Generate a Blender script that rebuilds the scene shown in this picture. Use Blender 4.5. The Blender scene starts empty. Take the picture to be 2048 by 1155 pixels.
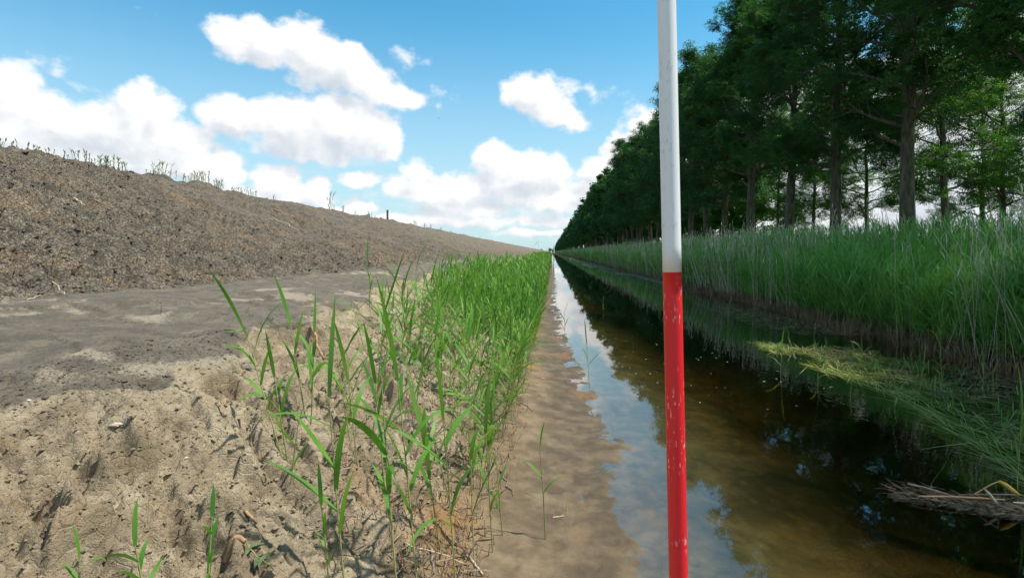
import bpy, math, random
import numpy as np
from math import radians as R
random.seed(7)
RNG = np.random.default_rng(11)
sc = bpy.context.scene
COL = sc.collection

# ------------------------------------------------------------------ camera
F = 1138.0; PXV = 1102.0; PYH = 503.0; CH = 1.4      # focal length and vanishing point in photo pixels, camera height
cam_d = bpy.data.cameras.new('camera'); cam = bpy.data.objects.new('camera', cam_d); COL.objects.link(cam)
cam.location = (0, 0, CH); cam.rotation_euler = (R(90), 0, 0)
cam_d.sensor_width = 36; cam_d.lens = F / 2048 * 36
cam_d.shift_x = (1024 - PXV) / 2048; cam_d.shift_y = (PYH - 577.5) / 2048
cam_d.clip_start = 0.05; cam_d.clip_end = 20000
sc.camera = cam
sc.view_settings.view_transform = 'Standard'; sc.view_settings.look = 'None'
sc.view_settings.exposure = 0.45; sc.view_settings.gamma = 1
sc.cycles.max_bounces = 8; sc.cycles.transparent_max_bounces = 12
sc.cycles.diffuse_bounces = 3; sc.cycles.glossy_bounces = 3; sc.cycles.transmission_bounces = 4
sc.cycles.caustics_reflective = False; sc.cycles.caustics_refractive = False
sc.cycles.use_denoising = True

# ------------------------------------------------------------------ node helper
class NT:
    def __init__(s, tree): s.t = tree; s.n = tree.nodes; s.l = tree.links
    def new(s, typ, **kw):
        n = s.n.new(typ)
        for k, v in kw.items(): setattr(n, k, v)
        return n
    def put(s, sock, v):
        if v is None: return
        if isinstance(v, bpy.types.NodeSocket): s.l.new(v, sock)
        else: sock.default_value = v
    def math(s, op, a, b=None, c=None, clamp=False):
        n = s.new('ShaderNodeMath', operation=op, use_clamp=clamp)
        s.put(n.inputs[0], a); s.put(n.inputs[1], b)
        if c is not None: s.put(n.inputs[2], c)
        return n.outputs[0]
    def vmath(s, op, a, b=None, scale=None):
        n = s.new('ShaderNodeVectorMath', operation=op)
        s.put(n.inputs[0], a); s.put(n.inputs[1], b)
        if scale is not None: s.put(n.inputs['Scale'], scale)
        return n.outputs['Value'] if op in ('LENGTH', 'DOT_PRODUCT') else n.outputs[0]
    def noise(s, vec, scale, detail=4, rough=0.55, dist=0.0, typ='FBM'):
        n = s.new('ShaderNodeTexNoise'); n.noise_type = typ
        s.put(n.inputs['Vector'], vec); n.inputs['Scale'].default_value = scale
        n.inputs['Detail'].default_value = detail; n.inputs['Roughness'].default_value = rough
        n.inputs['Distortion'].default_value = dist
        return n.outputs[0]
    def voro(s, vec, scale, feature='F1', rand=1.0):
        n = s.new('ShaderNodeTexVoronoi', feature=feature)
        s.put(n.inputs['Vector'], vec); n.inputs['Scale'].default_value = scale
        n.inputs['Randomness'].default_value = rand
        return n.outputs[0]
    def ss(s, v, a, b, lo=0.0, hi=1.0):
        n = s.new('ShaderNodeMapRange', interpolation_type='SMOOTHSTEP')
        s.put(n.inputs[0], v); n.inputs[1].default_value = a; n.inputs[2].default_value = b
        n.inputs[3].default_value = lo; n.inputs[4].default_value = hi
        return n.outputs[0]
    def mix(s, f, a, b, blend='MIX'):
        n = s.new('ShaderNodeMix', data_type='RGBA', blend_type=blend)
        s.put(n.inputs[0], f)
        s.put(n.inputs[6], (*a, 1) if isinstance(a, tuple) and len(a) == 3 else a)
        s.put(n.inputs[7], (*b, 1) if isinstance(b, tuple) and len(b) == 3 else b)
        return n.outputs[2]
    def fmix(s, f, a, b):
        n = s.new('ShaderNodeMix', data_type='FLOAT')
        s.put(n.inputs[0], f); s.put(n.inputs[2], a); s.put(n.inputs[3], b)
        return n.outputs[0]
    def sep(s, v):
        n = s.new('ShaderNodeSeparateXYZ'); s.put(n.inputs[0], v); return n.outputs
    def comb(s, x, y, z):
        n = s.new('ShaderNodeCombineXYZ'); s.put(n.inputs[0], x); s.put(n.inputs[1], y); s.put(n.inputs[2], z)
        return n.outputs[0]
    def scale(s, v, sx, sy, sz):
        return s.vmath('MULTIPLY', v, (sx, sy, sz))
    def bump(s, h, strength, dist, normal=None):
        n = s.new('ShaderNodeBump'); n.inputs['Strength'].default_value = strength
        n.inputs['Distance'].default_value = dist; s.put(n.inputs['Height'], h)
        if normal is not None: s.put(n.inputs['Normal'], normal)
        return n.outputs[0]

# ------------------------------------------------------------------ sun and sky
SUN_AZ, SUN_EL = 90.0, 60.5           # azimuth from +Y towards +X
a, e = R(SUN_AZ), R(SUN_EL)
from mathutils import Vector
sdir = Vector((math.sin(a) * math.cos(e), math.cos(a) * math.cos(e), math.sin(e)))
sl = bpy.data.lights.new('sun', 'SUN'); sl.energy = 4.2; sl.angle = R(2.0); sl.color = (1.0, 0.955, 0.88)
so = bpy.data.objects.new('sun', sl); COL.objects.link(so)
so.rotation_euler = sdir.to_track_quat('Z', 'Y').to_euler(); so.location = (0, -20, 60)

def az_el(px, py):
    u = (px - PXV) / F; v = (PYH - py) / F
    az = math.atan(u); return az, math.atan(v * math.cos(az))

# cloud lobes: centre x, y, half width, half height, tilt (deg, clockwise in view), weight -- in photo pixels, turned into azimuth / elevation
CL = [
 (485, 80, 62, 40, 25, .8), (540, 85, 60, 55, 10, 1), (625, 118, 100, 55, 22, 1.1), (715, 150, 95, 45, 20, 1.1), (790, 182, 60, 26, 18, .9), (815, 120, 30, 28, 0, .14), (868, 190, 30, 18, 0, .10),
 (480, 238, 80, 42, 5, .9), (570, 250, 120, 55, 0, 1.1), (680, 258, 110, 66, 0, 1.2), (760, 268, 52, 50, 0, 1.1), (650, 205, 32, 26, 0, .9), (710, 210, 42, 32, 0, .9),
 (20, 210, 80, 72, 0, 1.1), (95, 240, 80, 55, 0, 1.1), (0, 270, 200, 60, 0, 1.2), (150, 262, 60, 45, 0, 1), (95, 135, 66, 30, 22, .22), (150, 172, 46, 20, 20, .17), (250, 3, 44, 14, 10, .2), (60, 330, 200, 60, 0, 1), (230, 320, 150, 45, 10, 1), (640, 300, 130, 24, 0, .9), (520, 395, 90, 26, 8, .8), (790, 430, 60, 12, 0, .7), (900, 440, 160, 14, 0, .8), (1090, 465, 90, 8, 0, .6),
 (285, 208, 56, 46, 0, 1), (330, 215, 40, 40, 20, 1), (260, 260, 120, 42, 8, 1), (350, 270, 110, 45, 15, 1.0), (290, 310, 130, 40, 8, 1.1), (400, 335, 90, 40, 10, 1.1), (450, 335, 50, 36, 5, 1.0),
 (560, 362, 56, 36, 10, 1), (610, 385, 70, 24, 10, .9), (640, 368, 30, 20, 0, .8), (720, 360, 44, 19, 5, .95), (715, 405, 40, 10, 5, .6), (690, 415, 60, 12, 0, .6),
 (1075, 195, 68, 48, 8, 1.1), (1110, 225, 65, 34, 15, 1), (1035, 195, 40, 30, 0, .8), (1195, 185, 30, 20, 10, .14), (1165, 235, 26, 14, 20, .12), (1265, 222, 36, 20, 0, .14),
 (985, 330, 50, 42, 0, 1.1), (1060, 345, 85, 42, 0, 1.2), (1110, 340, 34, 34, 0, 1), (835, 350, 36, 24, 0, .8), (1000, 375, 180, 26, 0, 1), (880, 385, 130, 26, 3, .9), (1100, 400, 150, 24, 0, .9), (950, 420, 180, 18, 0, .7), (1060, 440, 130, 14, 0, .6), (870, 450, 120, 10, 0, .45),
 (1290, 262, 60, 36, -20, 1), (1250, 300, 50, 34, -20, .9), (1200, 340, 60, 30, -10, .9), (1180, 375, 70, 22, 0, .8), (1372, 185, 24, 22, 0, .8),
 (1480, 300, 120, 130, 0, 1), (1650, 290, 200, 160, 0, 1.2), (1900, 330, 260, 240, 0, 1.3), (2200, 300, 300, 330, 0, 1.3), (1700, 440, 420, 60, 0, 1.2),
 (-250, 260, 240, 110, 0, 1.1), (-420, 60, 160, 60, 0, .9), (2300, -300, 120, 50, 0, .9),
]
w = bpy.data.worlds.new('World'); sc.world = w; w.use_nodes = True
W = NT(w.node_tree); W.n.clear()
g = bpy.data.node_groups.new('cloud_density', 'ShaderNodeTree')
g.interface.new_socket('Vector', in_out='INPUT', socket_type='NodeSocketVector')
g.interface.new_socket('Density', in_out='OUTPUT', socket_type='NodeSocketFloat')
G = NT(g); gi = G.new('NodeGroupInput'); go = G.new('NodeGroupOutput'); gv = gi.outputs[0]
wn = G.new('ShaderNodeTexNoise'); wn.inputs['Scale'].default_value = 9; wn.inputs['Detail'].default_value = 3
G.l.new(gv, wn.inputs['Vector'])
wv = G.vmath('SCALE', G.vmath('SUBTRACT', wn.outputs['Color'], (.5, .5, .5)), scale=0.035)
wn2 = G.new('ShaderNodeTexNoise'); wn2.inputs['Scale'].default_value = 34; wn2.inputs['Detail'].default_value = 4; G.l.new(gv, wn2.inputs['Vector'])
wv = G.vmath('ADD', wv, G.vmath('SCALE', G.vmath('SUBTRACT', wn2.outputs['Color'], (.5, .5, .5)), scale=0.020))
pv = G.vmath('ADD', gv, wv)
pv = G.vmath('MULTIPLY', pv, (1, 1, 0)); pvx = G.sep(pv)
acc = G.math('MULTIPLY', G.sep(gv)[2], 1.0)
first = True
for (x, y, rx, ry, tilt, wt) in CL:
    a0, e0 = az_el(x, y); a1, _ = az_el(x + rx, y); a2, _ = az_el(x - rx, y); _, e1 = az_el(x, y - ry); _, e2 = az_el(x, y + ry)
    m = G.new('ShaderNodeMapping', vector_type='TEXTURE')
    m.inputs['Location'].default_value = (a0, e0, 0); m.inputs['Rotation'].default_value = (0, 0, -R(tilt))
    m.inputs['Scale'].default_value = ((a1 - a2) / 2 * 1.25, (e1 - e2) / 2 * 1.3, 1)
    # the lobes are evaluated one after the other (each reads the last one, at no weight) to keep the shader's memory small
    G.l.new(G.comb(pvx[0], pvx[1], G.math('MULTIPLY', acc, 1e-6)), m.inputs['Vector'])
    d = G.math('MULTIPLY_ADD', G.vmath('LENGTH', m.outputs[0]), -wt, wt)
    if first: acc = d; first = False
    else:
        n = G.new('ShaderNodeMath', operation='SMOOTH_MAX'); G.put(n.inputs[0], acc); G.put(n.inputs[1], d); n.inputs[2].default_value = .12
        acc = n.outputs[0]
# clouds beyond the photographed part of the sky
sx = G.sep(gv)
side = G.ss(G.math('ABSOLUTE', sx[0]), .95, 1.3)
gen = G.math('MULTIPLY', G.math('SUBTRACT', G.noise(G.scale(gv, 1, 1.7, 1), 2.6, 2), .47), 3.2)
acc = G.math('MAXIMUM', acc, G.math('MULTIPLY_ADD', side, 3.0, G.math('SUBTRACT', gen, 3.0)))
n1 = G.noise(G.scale(gv, 1, 1.25, 1), 16, 9, .58)
n2 = G.voro(pv, 46, 'SMOOTH_F1')
bil = G.math('MULTIPLY', G.math('SUBTRACT', .42, n2), .22)
tot = G.math('ADD', acc, G.math('MULTIPLY', G.math('SUBTRACT', n1, .5), 1.4))
tot = G.math('ADD', tot, bil)
G.l.new(tot, go.inputs[0])

tc = W.new('ShaderNodeTexCoord'); dx, dy, dz = W.sep(tc.outputs['Generated'])
azn = W.math('ARCTAN2', dx, dy); eln = W.math('ARCSINE', dz)
uv = W.comb(azn, eln, 0)
def dens(vec):
    n = W.new('ShaderNodeGroup'); n.node_tree = g; W.l.new(vec, n.inputs[0]); return n.outputs[0]
D0 = dens(uv); D1 = dens(W.vmath('ADD', W.comb(azn, eln, W.math('MULTIPLY', D0, 1e-6)), (0.016, 0.03, 0)))
mask = W.ss(D0, 0.03, 0.42)
sky = W.new('ShaderNodeTexSky', sky_type='NISHITA'); sky.sun_disc = False
sky.sun_elevation = R(SUN_EL); sky.sun_rotation = R(SUN_AZ); sky.air_density = 1.0; sky.dust_density = 0.6; sky.ozone_density = 1.2
SKYS = 0.102
base = W.mix(1.0, sky.outputs[0], (0.50, 1.28, 1.36), 'MULTIPLY')
hz = W.ss(eln, 0.0, 0.42, 1, 0)
base = W.mix(W.math('MULTIPLY', hz, .80), base, (4.7, 5.7, 6.3))
streak = W.ss(W.noise(W.scale(uv, 5, 26, 1), 1.6, 6, .6), .42, .75)
base = W.mix(W.math('MULTIPLY', W.math('MULTIPLY', streak, W.ss(eln, .02, .2, 1, 0)), .6), base, (6.5, 6.8, 7.0))
shade = W.ss(W.math('SUBTRACT', D1, W.math('MULTIPLY', D0, .55)), -.20, .62)
shade = W.math('MULTIPLY', shade, W.fmix(.5, 1.0, W.ss(W.noise(uv, 24, 5), .3, .7)))
cc = W.mix(shade, (7.8, 7.8, 7.8), (4.8, 5.25, 5.8))
final = W.mix(mask, base, cc)
bg = W.new('ShaderNodeBackground'); W.l.new(final, bg.inputs['Color']); bg.inputs['Strength'].default_value = SKYS
wo = W.new('ShaderNodeOutputWorld'); W.l.new(bg.outputs[0], wo.inputs['Surface'])
w.cycles.sampling_method = 'MANUAL'; w.cycles.sample_map_resolution = 512

# ------------------------------------------------------------------ numpy noise
def _h(ix, iy, s):
    h = (ix.astype(np.int64) * 374761393 + iy.astype(np.int64) * 668265263 + s * 974634777) & 0xFFFFFFFF
    h = ((h ^ (h >> 13)) * 1274126177) & 0xFFFFFFFF
    h = ((h ^ (h >> 16)) * 2246822519) & 0xFFFFFFFF
    return ((h ^ (h >> 15)) & 0xFFFFFF) / float(0xFFFFFF)
def vn(x, y, s=0):
    ix = np.floor(x); iy = np.floor(y); fx = x - ix; fy = y - iy
    fx = fx * fx * fx * (fx * (fx * 6 - 15) + 10); fy = fy * fy * fy * (fy * (fy * 6 - 15) + 10)
    a = _h(ix, iy, s); b = _h(ix + 1, iy, s); c = _h(ix, iy + 1, s); d = _h(ix + 1, iy + 1, s)
    return ((a + (b - a) * fx) * (1 - fy) + (c + (d - c) * fx) * fy) * 2 - 1
def fbm(x, y, o=4, s=0, rough=.5):
    r = 0; am = 1; t = 0
    for i in range(o):
        r = r + am * vn(x, y, s + i * 17); t += am; am *= rough
        x, y = (x * .8 - y * .6) * 2.03 + 3.1, (x * .6 + y * .8) * 2.03 + 1.7
    return r / t
def ridged(x, y, o=4, s=0):
    r = 0; am = 1; t = 0
    for i in range(o):
        r = r + am * (1 - 2 * np.abs(vn(x, y, s + i * 31))); t += am; am *= .5
        x, y = (x * .8 - y * .6) * 2.1 + 7.1, (x * .6 + y * .8) * 2.1 + 4.3
    return r / t
def worley(x, y, s=0):
    ix = np.floor(x); iy = np.floor(y); f1 = np.full(x.shape, 9.); f2 = np.full(x.shape, 9.); idv = np.zeros(x.shape)
    for i in (-1, 0, 1):
        for j in (-1, 0, 1):
            cx = ix + i; cy = iy + j
            px = cx + .1 + .8 * _h(cx, cy, s); py = cy + .1 + .8 * _h(cx, cy, s + 5)
            d = np.hypot(px - x, py - y); hh = _h(cx, cy, s + 9)
            near = d < f1
            f2 = np.where(near, f1, np.minimum(f2, d)); idv = np.where(near, hh, idv); f1 = np.where(near, d, f1)
    return f1, f2, idv
def sst(v, a, b):
    t = np.clip((v - a) / (b - a), 0, 1); return t * t * (3 - 2 * t)

# ------------------------------------------------------------------ ground shape
WLY = [0, 2.0, 2.44, 2.7, 3.1, 3.41, 3.78, 4.6, 5.1, 5.6, 6.7, 8.5, 11.6, 16, 28, 60]
WLX = [.50, .40, .37, .35, .33, .29, .47, .43, .38, .42, .36, .22, .18, .12, .2, .2]
EY = [0, 1.6, 2.0, 2.15, 2.35, 2.5, 2.8, 2.95, 3.3, 3.62, 3.8, 3.88, 4.08, 4.16, 4.5, 5.5, 8, 13, 25, 5000]
EX = [-2.0, -1.95, -1.90, -1.66, -1.60, -1.52, -1.58, -1.72, -1.84, -2.02, -1.95, -1.62, -1.62, -2.0, -1.92, -1.95, -2.3, -2.65, -2.9, -2.9]
def edge_x(X, Y, detail=True):
    edge = np.interp(Y, EY, EX)
    if detail:
        edge = edge + .12 * fbm(Y * 1.3, Y * 0 + 3, 3, 5) * sst(Y, 4, 7) + .07 * fbm(Y * 4.5, X * 1.2, 3, 9) + .035 * fbm(Y * 14, X * 6, 3, 10)
        # notches eaten into the edge of the ledge
        Yw = Y + .13 * fbm(X * 4, Y * 4, 3, 11)
        for (ny, nw, nd) in ((5.2, .22, .2), (7.4, .35, .35), (9.5, .5, .4), (13, .6, .4)):
            edge = edge - nd * np.exp(-((Yw - ny) / nw) ** 2) * (1 + .4 * vn(X * 9, Y * 9, 12))
    return edge
def ground_h(X, Y, detail=True):
    X = np.asarray(X, float); Y = np.asarray(Y, float)
    wl = np.interp(Y, WLY, WLX)
    edge = edge_x(X, Y, detail)
    foot = -3.7 + (.22 * fbm(Y * .35, Y * 0 + 1, 3, 2) if detail else 0)
    z = np.interp(X, [-6000, -60, -34, -18, -12, -10.6, -10.0, -9.6], [.9, .9, 1.0, 3.2, 3.36, 3.34, 3.30, 3.19])
    z = np.where(X > -9.6, 1.07 + (3.19 - 1.07) * np.clip((X - foot) / (-9.6 - foot), 0, 1), z)
    tl = np.clip((X - foot) / np.maximum(edge - foot, .1), 0, 1)
    z = np.where(X > foot, 1.07 - .16 * tl ** 1.3, z)
    tb = np.clip((X - edge) / (-.45 - edge), 0, 1)
    scarp = np.interp(Y, [0, 2.6, 3.4, 4.6, 7], [.0, .1, 1, 1, .6])   # gentle rounding near the camera, a steep broken lip further on
    zb = np.interp(tb, [0, .035, .09, .25, .6, .85, 1], [.91, .87, .74, .62, .36, .2, .13]) * scarp + (1 - scarp) * np.interp(tb, [0, .1, .25, .6, .85, 1], [.91, .85, .74, .40, .21, .13])
    z = np.where(X > edge, zb, z)
    tm = (X - (-.45)) / (wl + .45)
    z = np.where(X > -.45, .13 * (1 - np.clip(tm, 0, 1)) ** 1.8, z)
    Xs = X - wl
    z = np.where(Xs > 0, np.interp(Xs, [0, .6, 1.8, 3.2, 4.4, 5.3, 5.9, 7.7, 9.5, 7000], [0, -.06, -.27, -.45, -.38, 0, .2, .8, 1.05, 1.05]), z)
    if detail:
        sl = sst(-X, -foot - .25, -foot + .35); bank = sst(X, edge - .02, edge + .12) * (1 - sst(X, -.6, -.25)); led = (1 - sl) * (1 - sst(X, edge - .1, edge + .02))
        mud = sst(X, -.6, -.25) * (1 - sst(Xs, .3, 1)); tops = sst(X, -12, -9.9)
        # slope: clods and cracks
        wx = X + .12 * fbm(X * 3, Y * 3, 3, 21); wy = Y + .12 * fbm(X * 3 + 9, Y * 3, 3, 22)
        f1, f2, idv = worley(wx * 6.5 + .3 * fbm(X * 12, Y * 12, 2, 24), wy * 4.2 + .3 * fbm(X * 12 + 5, Y * 12, 2, 25), 3); crack = 1 - sst(f2 - f1, .0, .24)
        g1, g2, idg = worley(wx * 14 + .4 * fbm(X * 25, Y * 25, 2, 26), wy * 8, 4); crack2 = 1 - sst(g2 - g1, .0, .26)
        cm = .12 + .88 * sst(fbm(X * .55, Y * .45, 3, 40) + .35 * (1 - sst(Y, 7, 16)), -.30, .40)
        cm = np.maximum(cm, .9 * np.exp(-((X - foot + .7) / .9) ** 2))
        d = .09 * fbm(X * .5, Y * .35, 3, 30) + .035 * fbm(X * 2.2, Y * 2.2, 4, 31) + .012 * fbm(X * 9, Y * 9, 3, 33)
        d += (idv - .5) * .05 * cm - crack * .12 * cm - crack2 * .045 * (.35 + .65 * cm) + (idg - .5) * .034 * (.35 + cm)
        lump = sst(fbm(X * 1.5, Y * 1.2, 4, 44), .15, .55) * .09
        d += lump * sst(-X, 4.2, 7)
        z = z + d * sl * tops * (1 - .35 * sst(Y, 30, 120))
        # crest lumps
        z = z + np.exp(-((X + 10.1) / .45) ** 2) * (.12 * fbm(Y * 1.1, Y * 0, 3, 50) + .05 * fbm(Y * 5, X * 4, 3, 51) - .02)
        # ledge: flat smeared clay with shallow slabs
        f1, f2, idl = worley(X * 2.1 + .25 * fbm(X * 2, Y * 2, 2, 60), Y * 1.1, 61)
        z = z + led * (.012 * fbm(X * 1.8, Y * 1.5, 3, 62) + (idl - .5) * .022 - (1 - sst(f2 - f1, .0, .07)) * .022 * sst(vn(X * .9, Y * .9, 63), -.3, .4)
                       + .011 * fbm(X * 11, Y * 9, 4, 64, .6) - .016 * (1 - sst(np.abs(fbm(X * 3.1, Y * 2.2, 3, 67)), .0, .05)) + .02 * fbm(X * .9, Y * .5, 2, 66) - .02 * sst(fbm(X * 7, Y * 5, 3, 65), .35, .6))
        # bank: runnels down the slope, lumps, holes
        u = Y + .5 * X
        rn = ridged(u * 2.6 + .5 * fbm(X * 1.5, Y * 1.5, 2, 70), X * .8, 4, 71)
        lum = fbm(X * 4.2, Y * 4.2, 5, 72, .55)
        f1, f2, idb = worley(X * 5 + .8 * fbm(X * 4, Y * 4, 2, 75), Y * 5 + .8 * fbm(X * 4, Y * 4 + 8, 2, 76), 77)
        hole = sst(fbm(X * 3.6, Y * 3.6, 3, 78), .34, .56)
        b = .105 * rn + .055 * ridged(u * 6 + .7 * lum, X * 2.0, 4, 73) + .024 * ridged(X * 13, Y * 13, 3, 74) + .075 * lum + (idb - .5) * .035 - .02 * (1 - sst(f2 - f1, .02, .2)) * sst(lum, -.2, .3) - .07 * hole + .022 * fbm(X * 17, Y * 17, 4, 79) + .009 * ridged(X * 38, Y * 38, 3, 80)
        b = np.where(b > 0, b * (.15 + .85 * sst(tb, .05, .40)), b) * 1.35
        z = z + b * bank * (.35 + .65 * (1 - sst(tb, .55, 1.))) * (1 - .3 * sst(Y, 12, 60))
        toe = np.exp(-((X + .62) / .38) ** 2)
        z = z + toe * (.028 * fbm(X * 7, Y * 7, 4, 85) + .012 * ridged(X * 12, Y * 12, 3, 86))
        # mud flat
        z = z + mud * (.014 * fbm(X * 4.2, Y * 3.4, 5, 90, .6) + .007 * ridged(X * 6, Y * 4, 4, 93) + .004 * fbm(X * 16, Y * 16, 3, 91) - .006 * sst(fbm(X * 11, Y * 11, 2, 92), .3, .5))
        # far bank and bed
        z = z + sst(Xs, .3, 1.2) * (.03 * fbm(X * 1.5, Y * 1.2, 3, 95) + .01 * fbm(X * 8, Y * 8, 3, 96)) * (1 - sst(X, 14, 40))
    return z
def hit(px, py, ymax=400):
    """where the sight line through a photo pixel meets the ground"""
    Y = np.geomspace(.7, ymax, 3000); X = Y * (px - PXV) / F; Z = CH + Y * (PYH - py) / F
    b = np.nonzero(Z < ground_h(X, Y))[0]
    i = b[0] if len(b) else -1
    return float(X[i]), float(Y[i]), float(Z[i])
def on_water(px, py):
    Y = F * CH / (py - PYH); return (px - PXV) / F * Y, Y
def top_z(py, Y): return CH + Y * (PYH - py) / F

# ------------------------------------------------------------------ mesh helpers
def mesh_np(name, V, faces, smooth=True):
    """V (n,3); faces: list of int arrays (m,k)"""
    me = bpy.data.meshes.new(name); V = np.ascontiguousarray(V, np.float32)
    me.vertices.add(len(V)); me.vertices.foreach_set('co', V.ravel())
    faces = [f for f in faces if len(f)]
    loops = np.concatenate([f.ravel() for f in faces]).astype(np.int32)
    sizes = np.concatenate([np.full(len(f), f.shape[1], np.int32) for f in faces])
    me.loops.add(len(loops)); me.loops.foreach_set('vertex_index', loops)
    me.polygons.add(len(sizes))
    starts = np.concatenate([[0], np.cumsum(sizes)[:-1]]).astype(np.int32)
    me.polygons.foreach_set('loop_start', starts)
    me.polygons.foreach_set('use_smooth', np.full(len(sizes), smooth))
    me.update(calc_edges=True); me.validate()
    return me
class MB:
    def __init__(s): s.V = []; s.F = {3: [], 4: []}; s.n = 0
    def add(s, V, Fc):
        V = np.asarray(V, float).reshape(-1, 3); Fc = np.asarray(Fc, np.int64)
        s.F[Fc.shape[1]].append(Fc + s.n); s.V.append(V); s.n += len(V); return s
    def mesh(s, name, smooth=True):
        return mesh_np(name, np.concatenate(s.V), [np.concatenate(f) for f in s.F.values() if f], smooth)
def link(name, me, mat=None, parent=None):
    o = bpy.data.objects.new(name, me); COL.objects.link(o)
    if mat is not None and me is not None and not me.materials: me.materials.append(mat)
    if parent is not None: o.parent = parent
    return o
def tag(o, label=None, cat=None, group=None, kind=None):
    for k, v in (('label', label), ('category', cat), ('group', group), ('kind', kind)):
        if v: o[k] = v
    return o
def empty(name, loc=(0, 0, 0), rz=0):
    o = bpy.data.objects.new(name, None); COL.objects.link(o); o.location = loc; o.rotation_euler = (0, 0, rz)
    o.empty_display_size = .1; return o
def copy_tree(o, parent=None):
    c = o.copy(); COL.objects.link(c)
    if parent is not None: c.parent = parent
    for ch in o.children: copy_tree(ch, c)
    return c

def blades(base, az, pitch, droop, L, Wd, K=5, twist=None, fold=True):
    """vectorised tapering leaf ribbons; returns V, quads"""
    N = len(base); az = np.broadcast_to(az, N); pitch = np.broadcast_to(pitch, N); droop = np.broadcast_to(droop, N)
    L = np.broadcast_to(L, N); Wd = np.broadcast_to(Wd, N)
    h = np.stack([np.cos(az), np.sin(az), np.zeros(N)], 1); zz = np.array([0, 0, 1.])
    pos = np.array(base, float); V = np.zeros((N, K + 1, 2, 3))
    tw = np.zeros(N) if twist is None else twist
    side0 = np.stack([-np.sin(az), np.cos(az), np.zeros(N)], 1)
    for k in range(K + 1):
        t = k / K; ang = pitch + droop * t ** 1.4
        d = np.sin(ang)[:, None] * h + np.cos(ang)[:, None] * zz
        nrm = np.cos(ang)[:, None] * h - np.sin(ang)[:, None] * zz
        ta = (tw * (.4 + t))[:, None]
        side = np.cos(ta) * side0 + np.sin(ta) * nrm
        wd = Wd * (np.sin(np.pi * min(1, (t * .80 + .2))) ** .8 * .5 if t < 1 else 0.012)
        V[:, k, 0] = pos - side * wd[:, None]; V[:, k, 1] = pos + side * wd[:, None]
        pos = pos + d * (L / K)[:, None]
    i = np.arange(N)[:, None] * (2 * (K + 1)) + 2 * np.arange(K)[None, :]
    q = np.stack([i, i + 1, i + 3, i + 2], -1).reshape(-1, 4)
    return V.reshape(-1, 3), q
def stems(base, az, lean, bend, H, r0, r1, K=5, S=4):
    """vectorised thin tapering stems; returns V, quads, centreline points (N,K+1,3)"""
    N = len(base); az = np.broadcast_to(az, N); lean = np.broadcast_to(lean, N); bend = np.broadcast_to(bend, N); H = np.broadcast_to(H, N)
    r0 = np.broadcast_to(r0, N); r1 = np.broadcast_to(r1, N)
    h = np.stack([np.cos(az), np.sin(az), np.zeros(N)], 1); side = np.stack([-np.sin(az), np.cos(az), np.zeros(N)], 1); zz = np.array([0, 0, 1.])
    pos = np.array(base, float); P = np.zeros((N, K + 1, 3)); V = np.zeros((N, K + 1, S, 3))
    for k in range(K + 1):
        t = k / K; ang = lean + bend * t
        nrm = np.cos(ang)[:, None] * h - np.sin(ang)[:, None] * zz
        P[:, k] = pos; rr = (r0 + (r1 - r0) * t)[:, None]
        for s_ in range(S):
            a_ = 2 * np.pi * s_ / S; V[:, k, s_] = pos + rr * (np.cos(a_) * nrm + np.sin(a_) * side)
        pos = pos + (np.sin(ang)[:, None] * h + np.cos(ang)[:, None] * zz) * (H / K)[:, None]
    i = (np.arange(N)[:, None, None] * (K + 1) + np.arange(K)[None, :, None]) * S; s0 = np.arange(S)[None, None, :]; s1 = (s0 + 1) % S
    q = np.stack([i + s0, i + s1, i + S + s1, i + S + s0], -1).reshape(-1, 4)
    return V.reshape(-1, 3), q, P
def tube(pts, radii, S=6, cap=True):
    """one tube along a polyline"""
    pts = np.asarray(pts, float); n = len(pts); V = []
    ref = np.array([0, 0, 1.]); d0 = pts[-1] - pts[0]; d0 /= np.linalg.norm(d0) + 1e-9
    if abs(d0[2]) > .8: ref = np.array([1., 0, 0])
    for k in range(n):
        d = pts[min(k + 1, n - 1)] - pts[max(k - 1, 0)]; d /= np.linalg.norm(d) + 1e-9
        a_ = np.cross(d, ref); a_ /= np.linalg.norm(a_) + 1e-9; b_ = np.cross(d, a_)
        for s_ in range(S):
            t = 2 * np.pi * s_ / S; V.append(pts[k] + radii[k] * (np.cos(t) * a_ + np.sin(t) * b_))
    q = [[k * S + s_, k * S + (s_ + 1) % S, (k + 1) * S + (s_ + 1) % S, (k + 1) * S + s_] for k in range(n - 1) for s_ in range(S)]
    if cap:
        for k in (0, n - 1):
            c = len(V); V.append(pts[k]); q += [[k * S + s_, k * S + (s_ + 1) % S, c, c] for s_ in range(0)]
            for s_ in range(0, S, 2): q.append([c, k * S + s_, k * S + (s_ + 1) % S, k * S + (s_ + 2) % S])
    return np.array(V), np.array(q)

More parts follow.
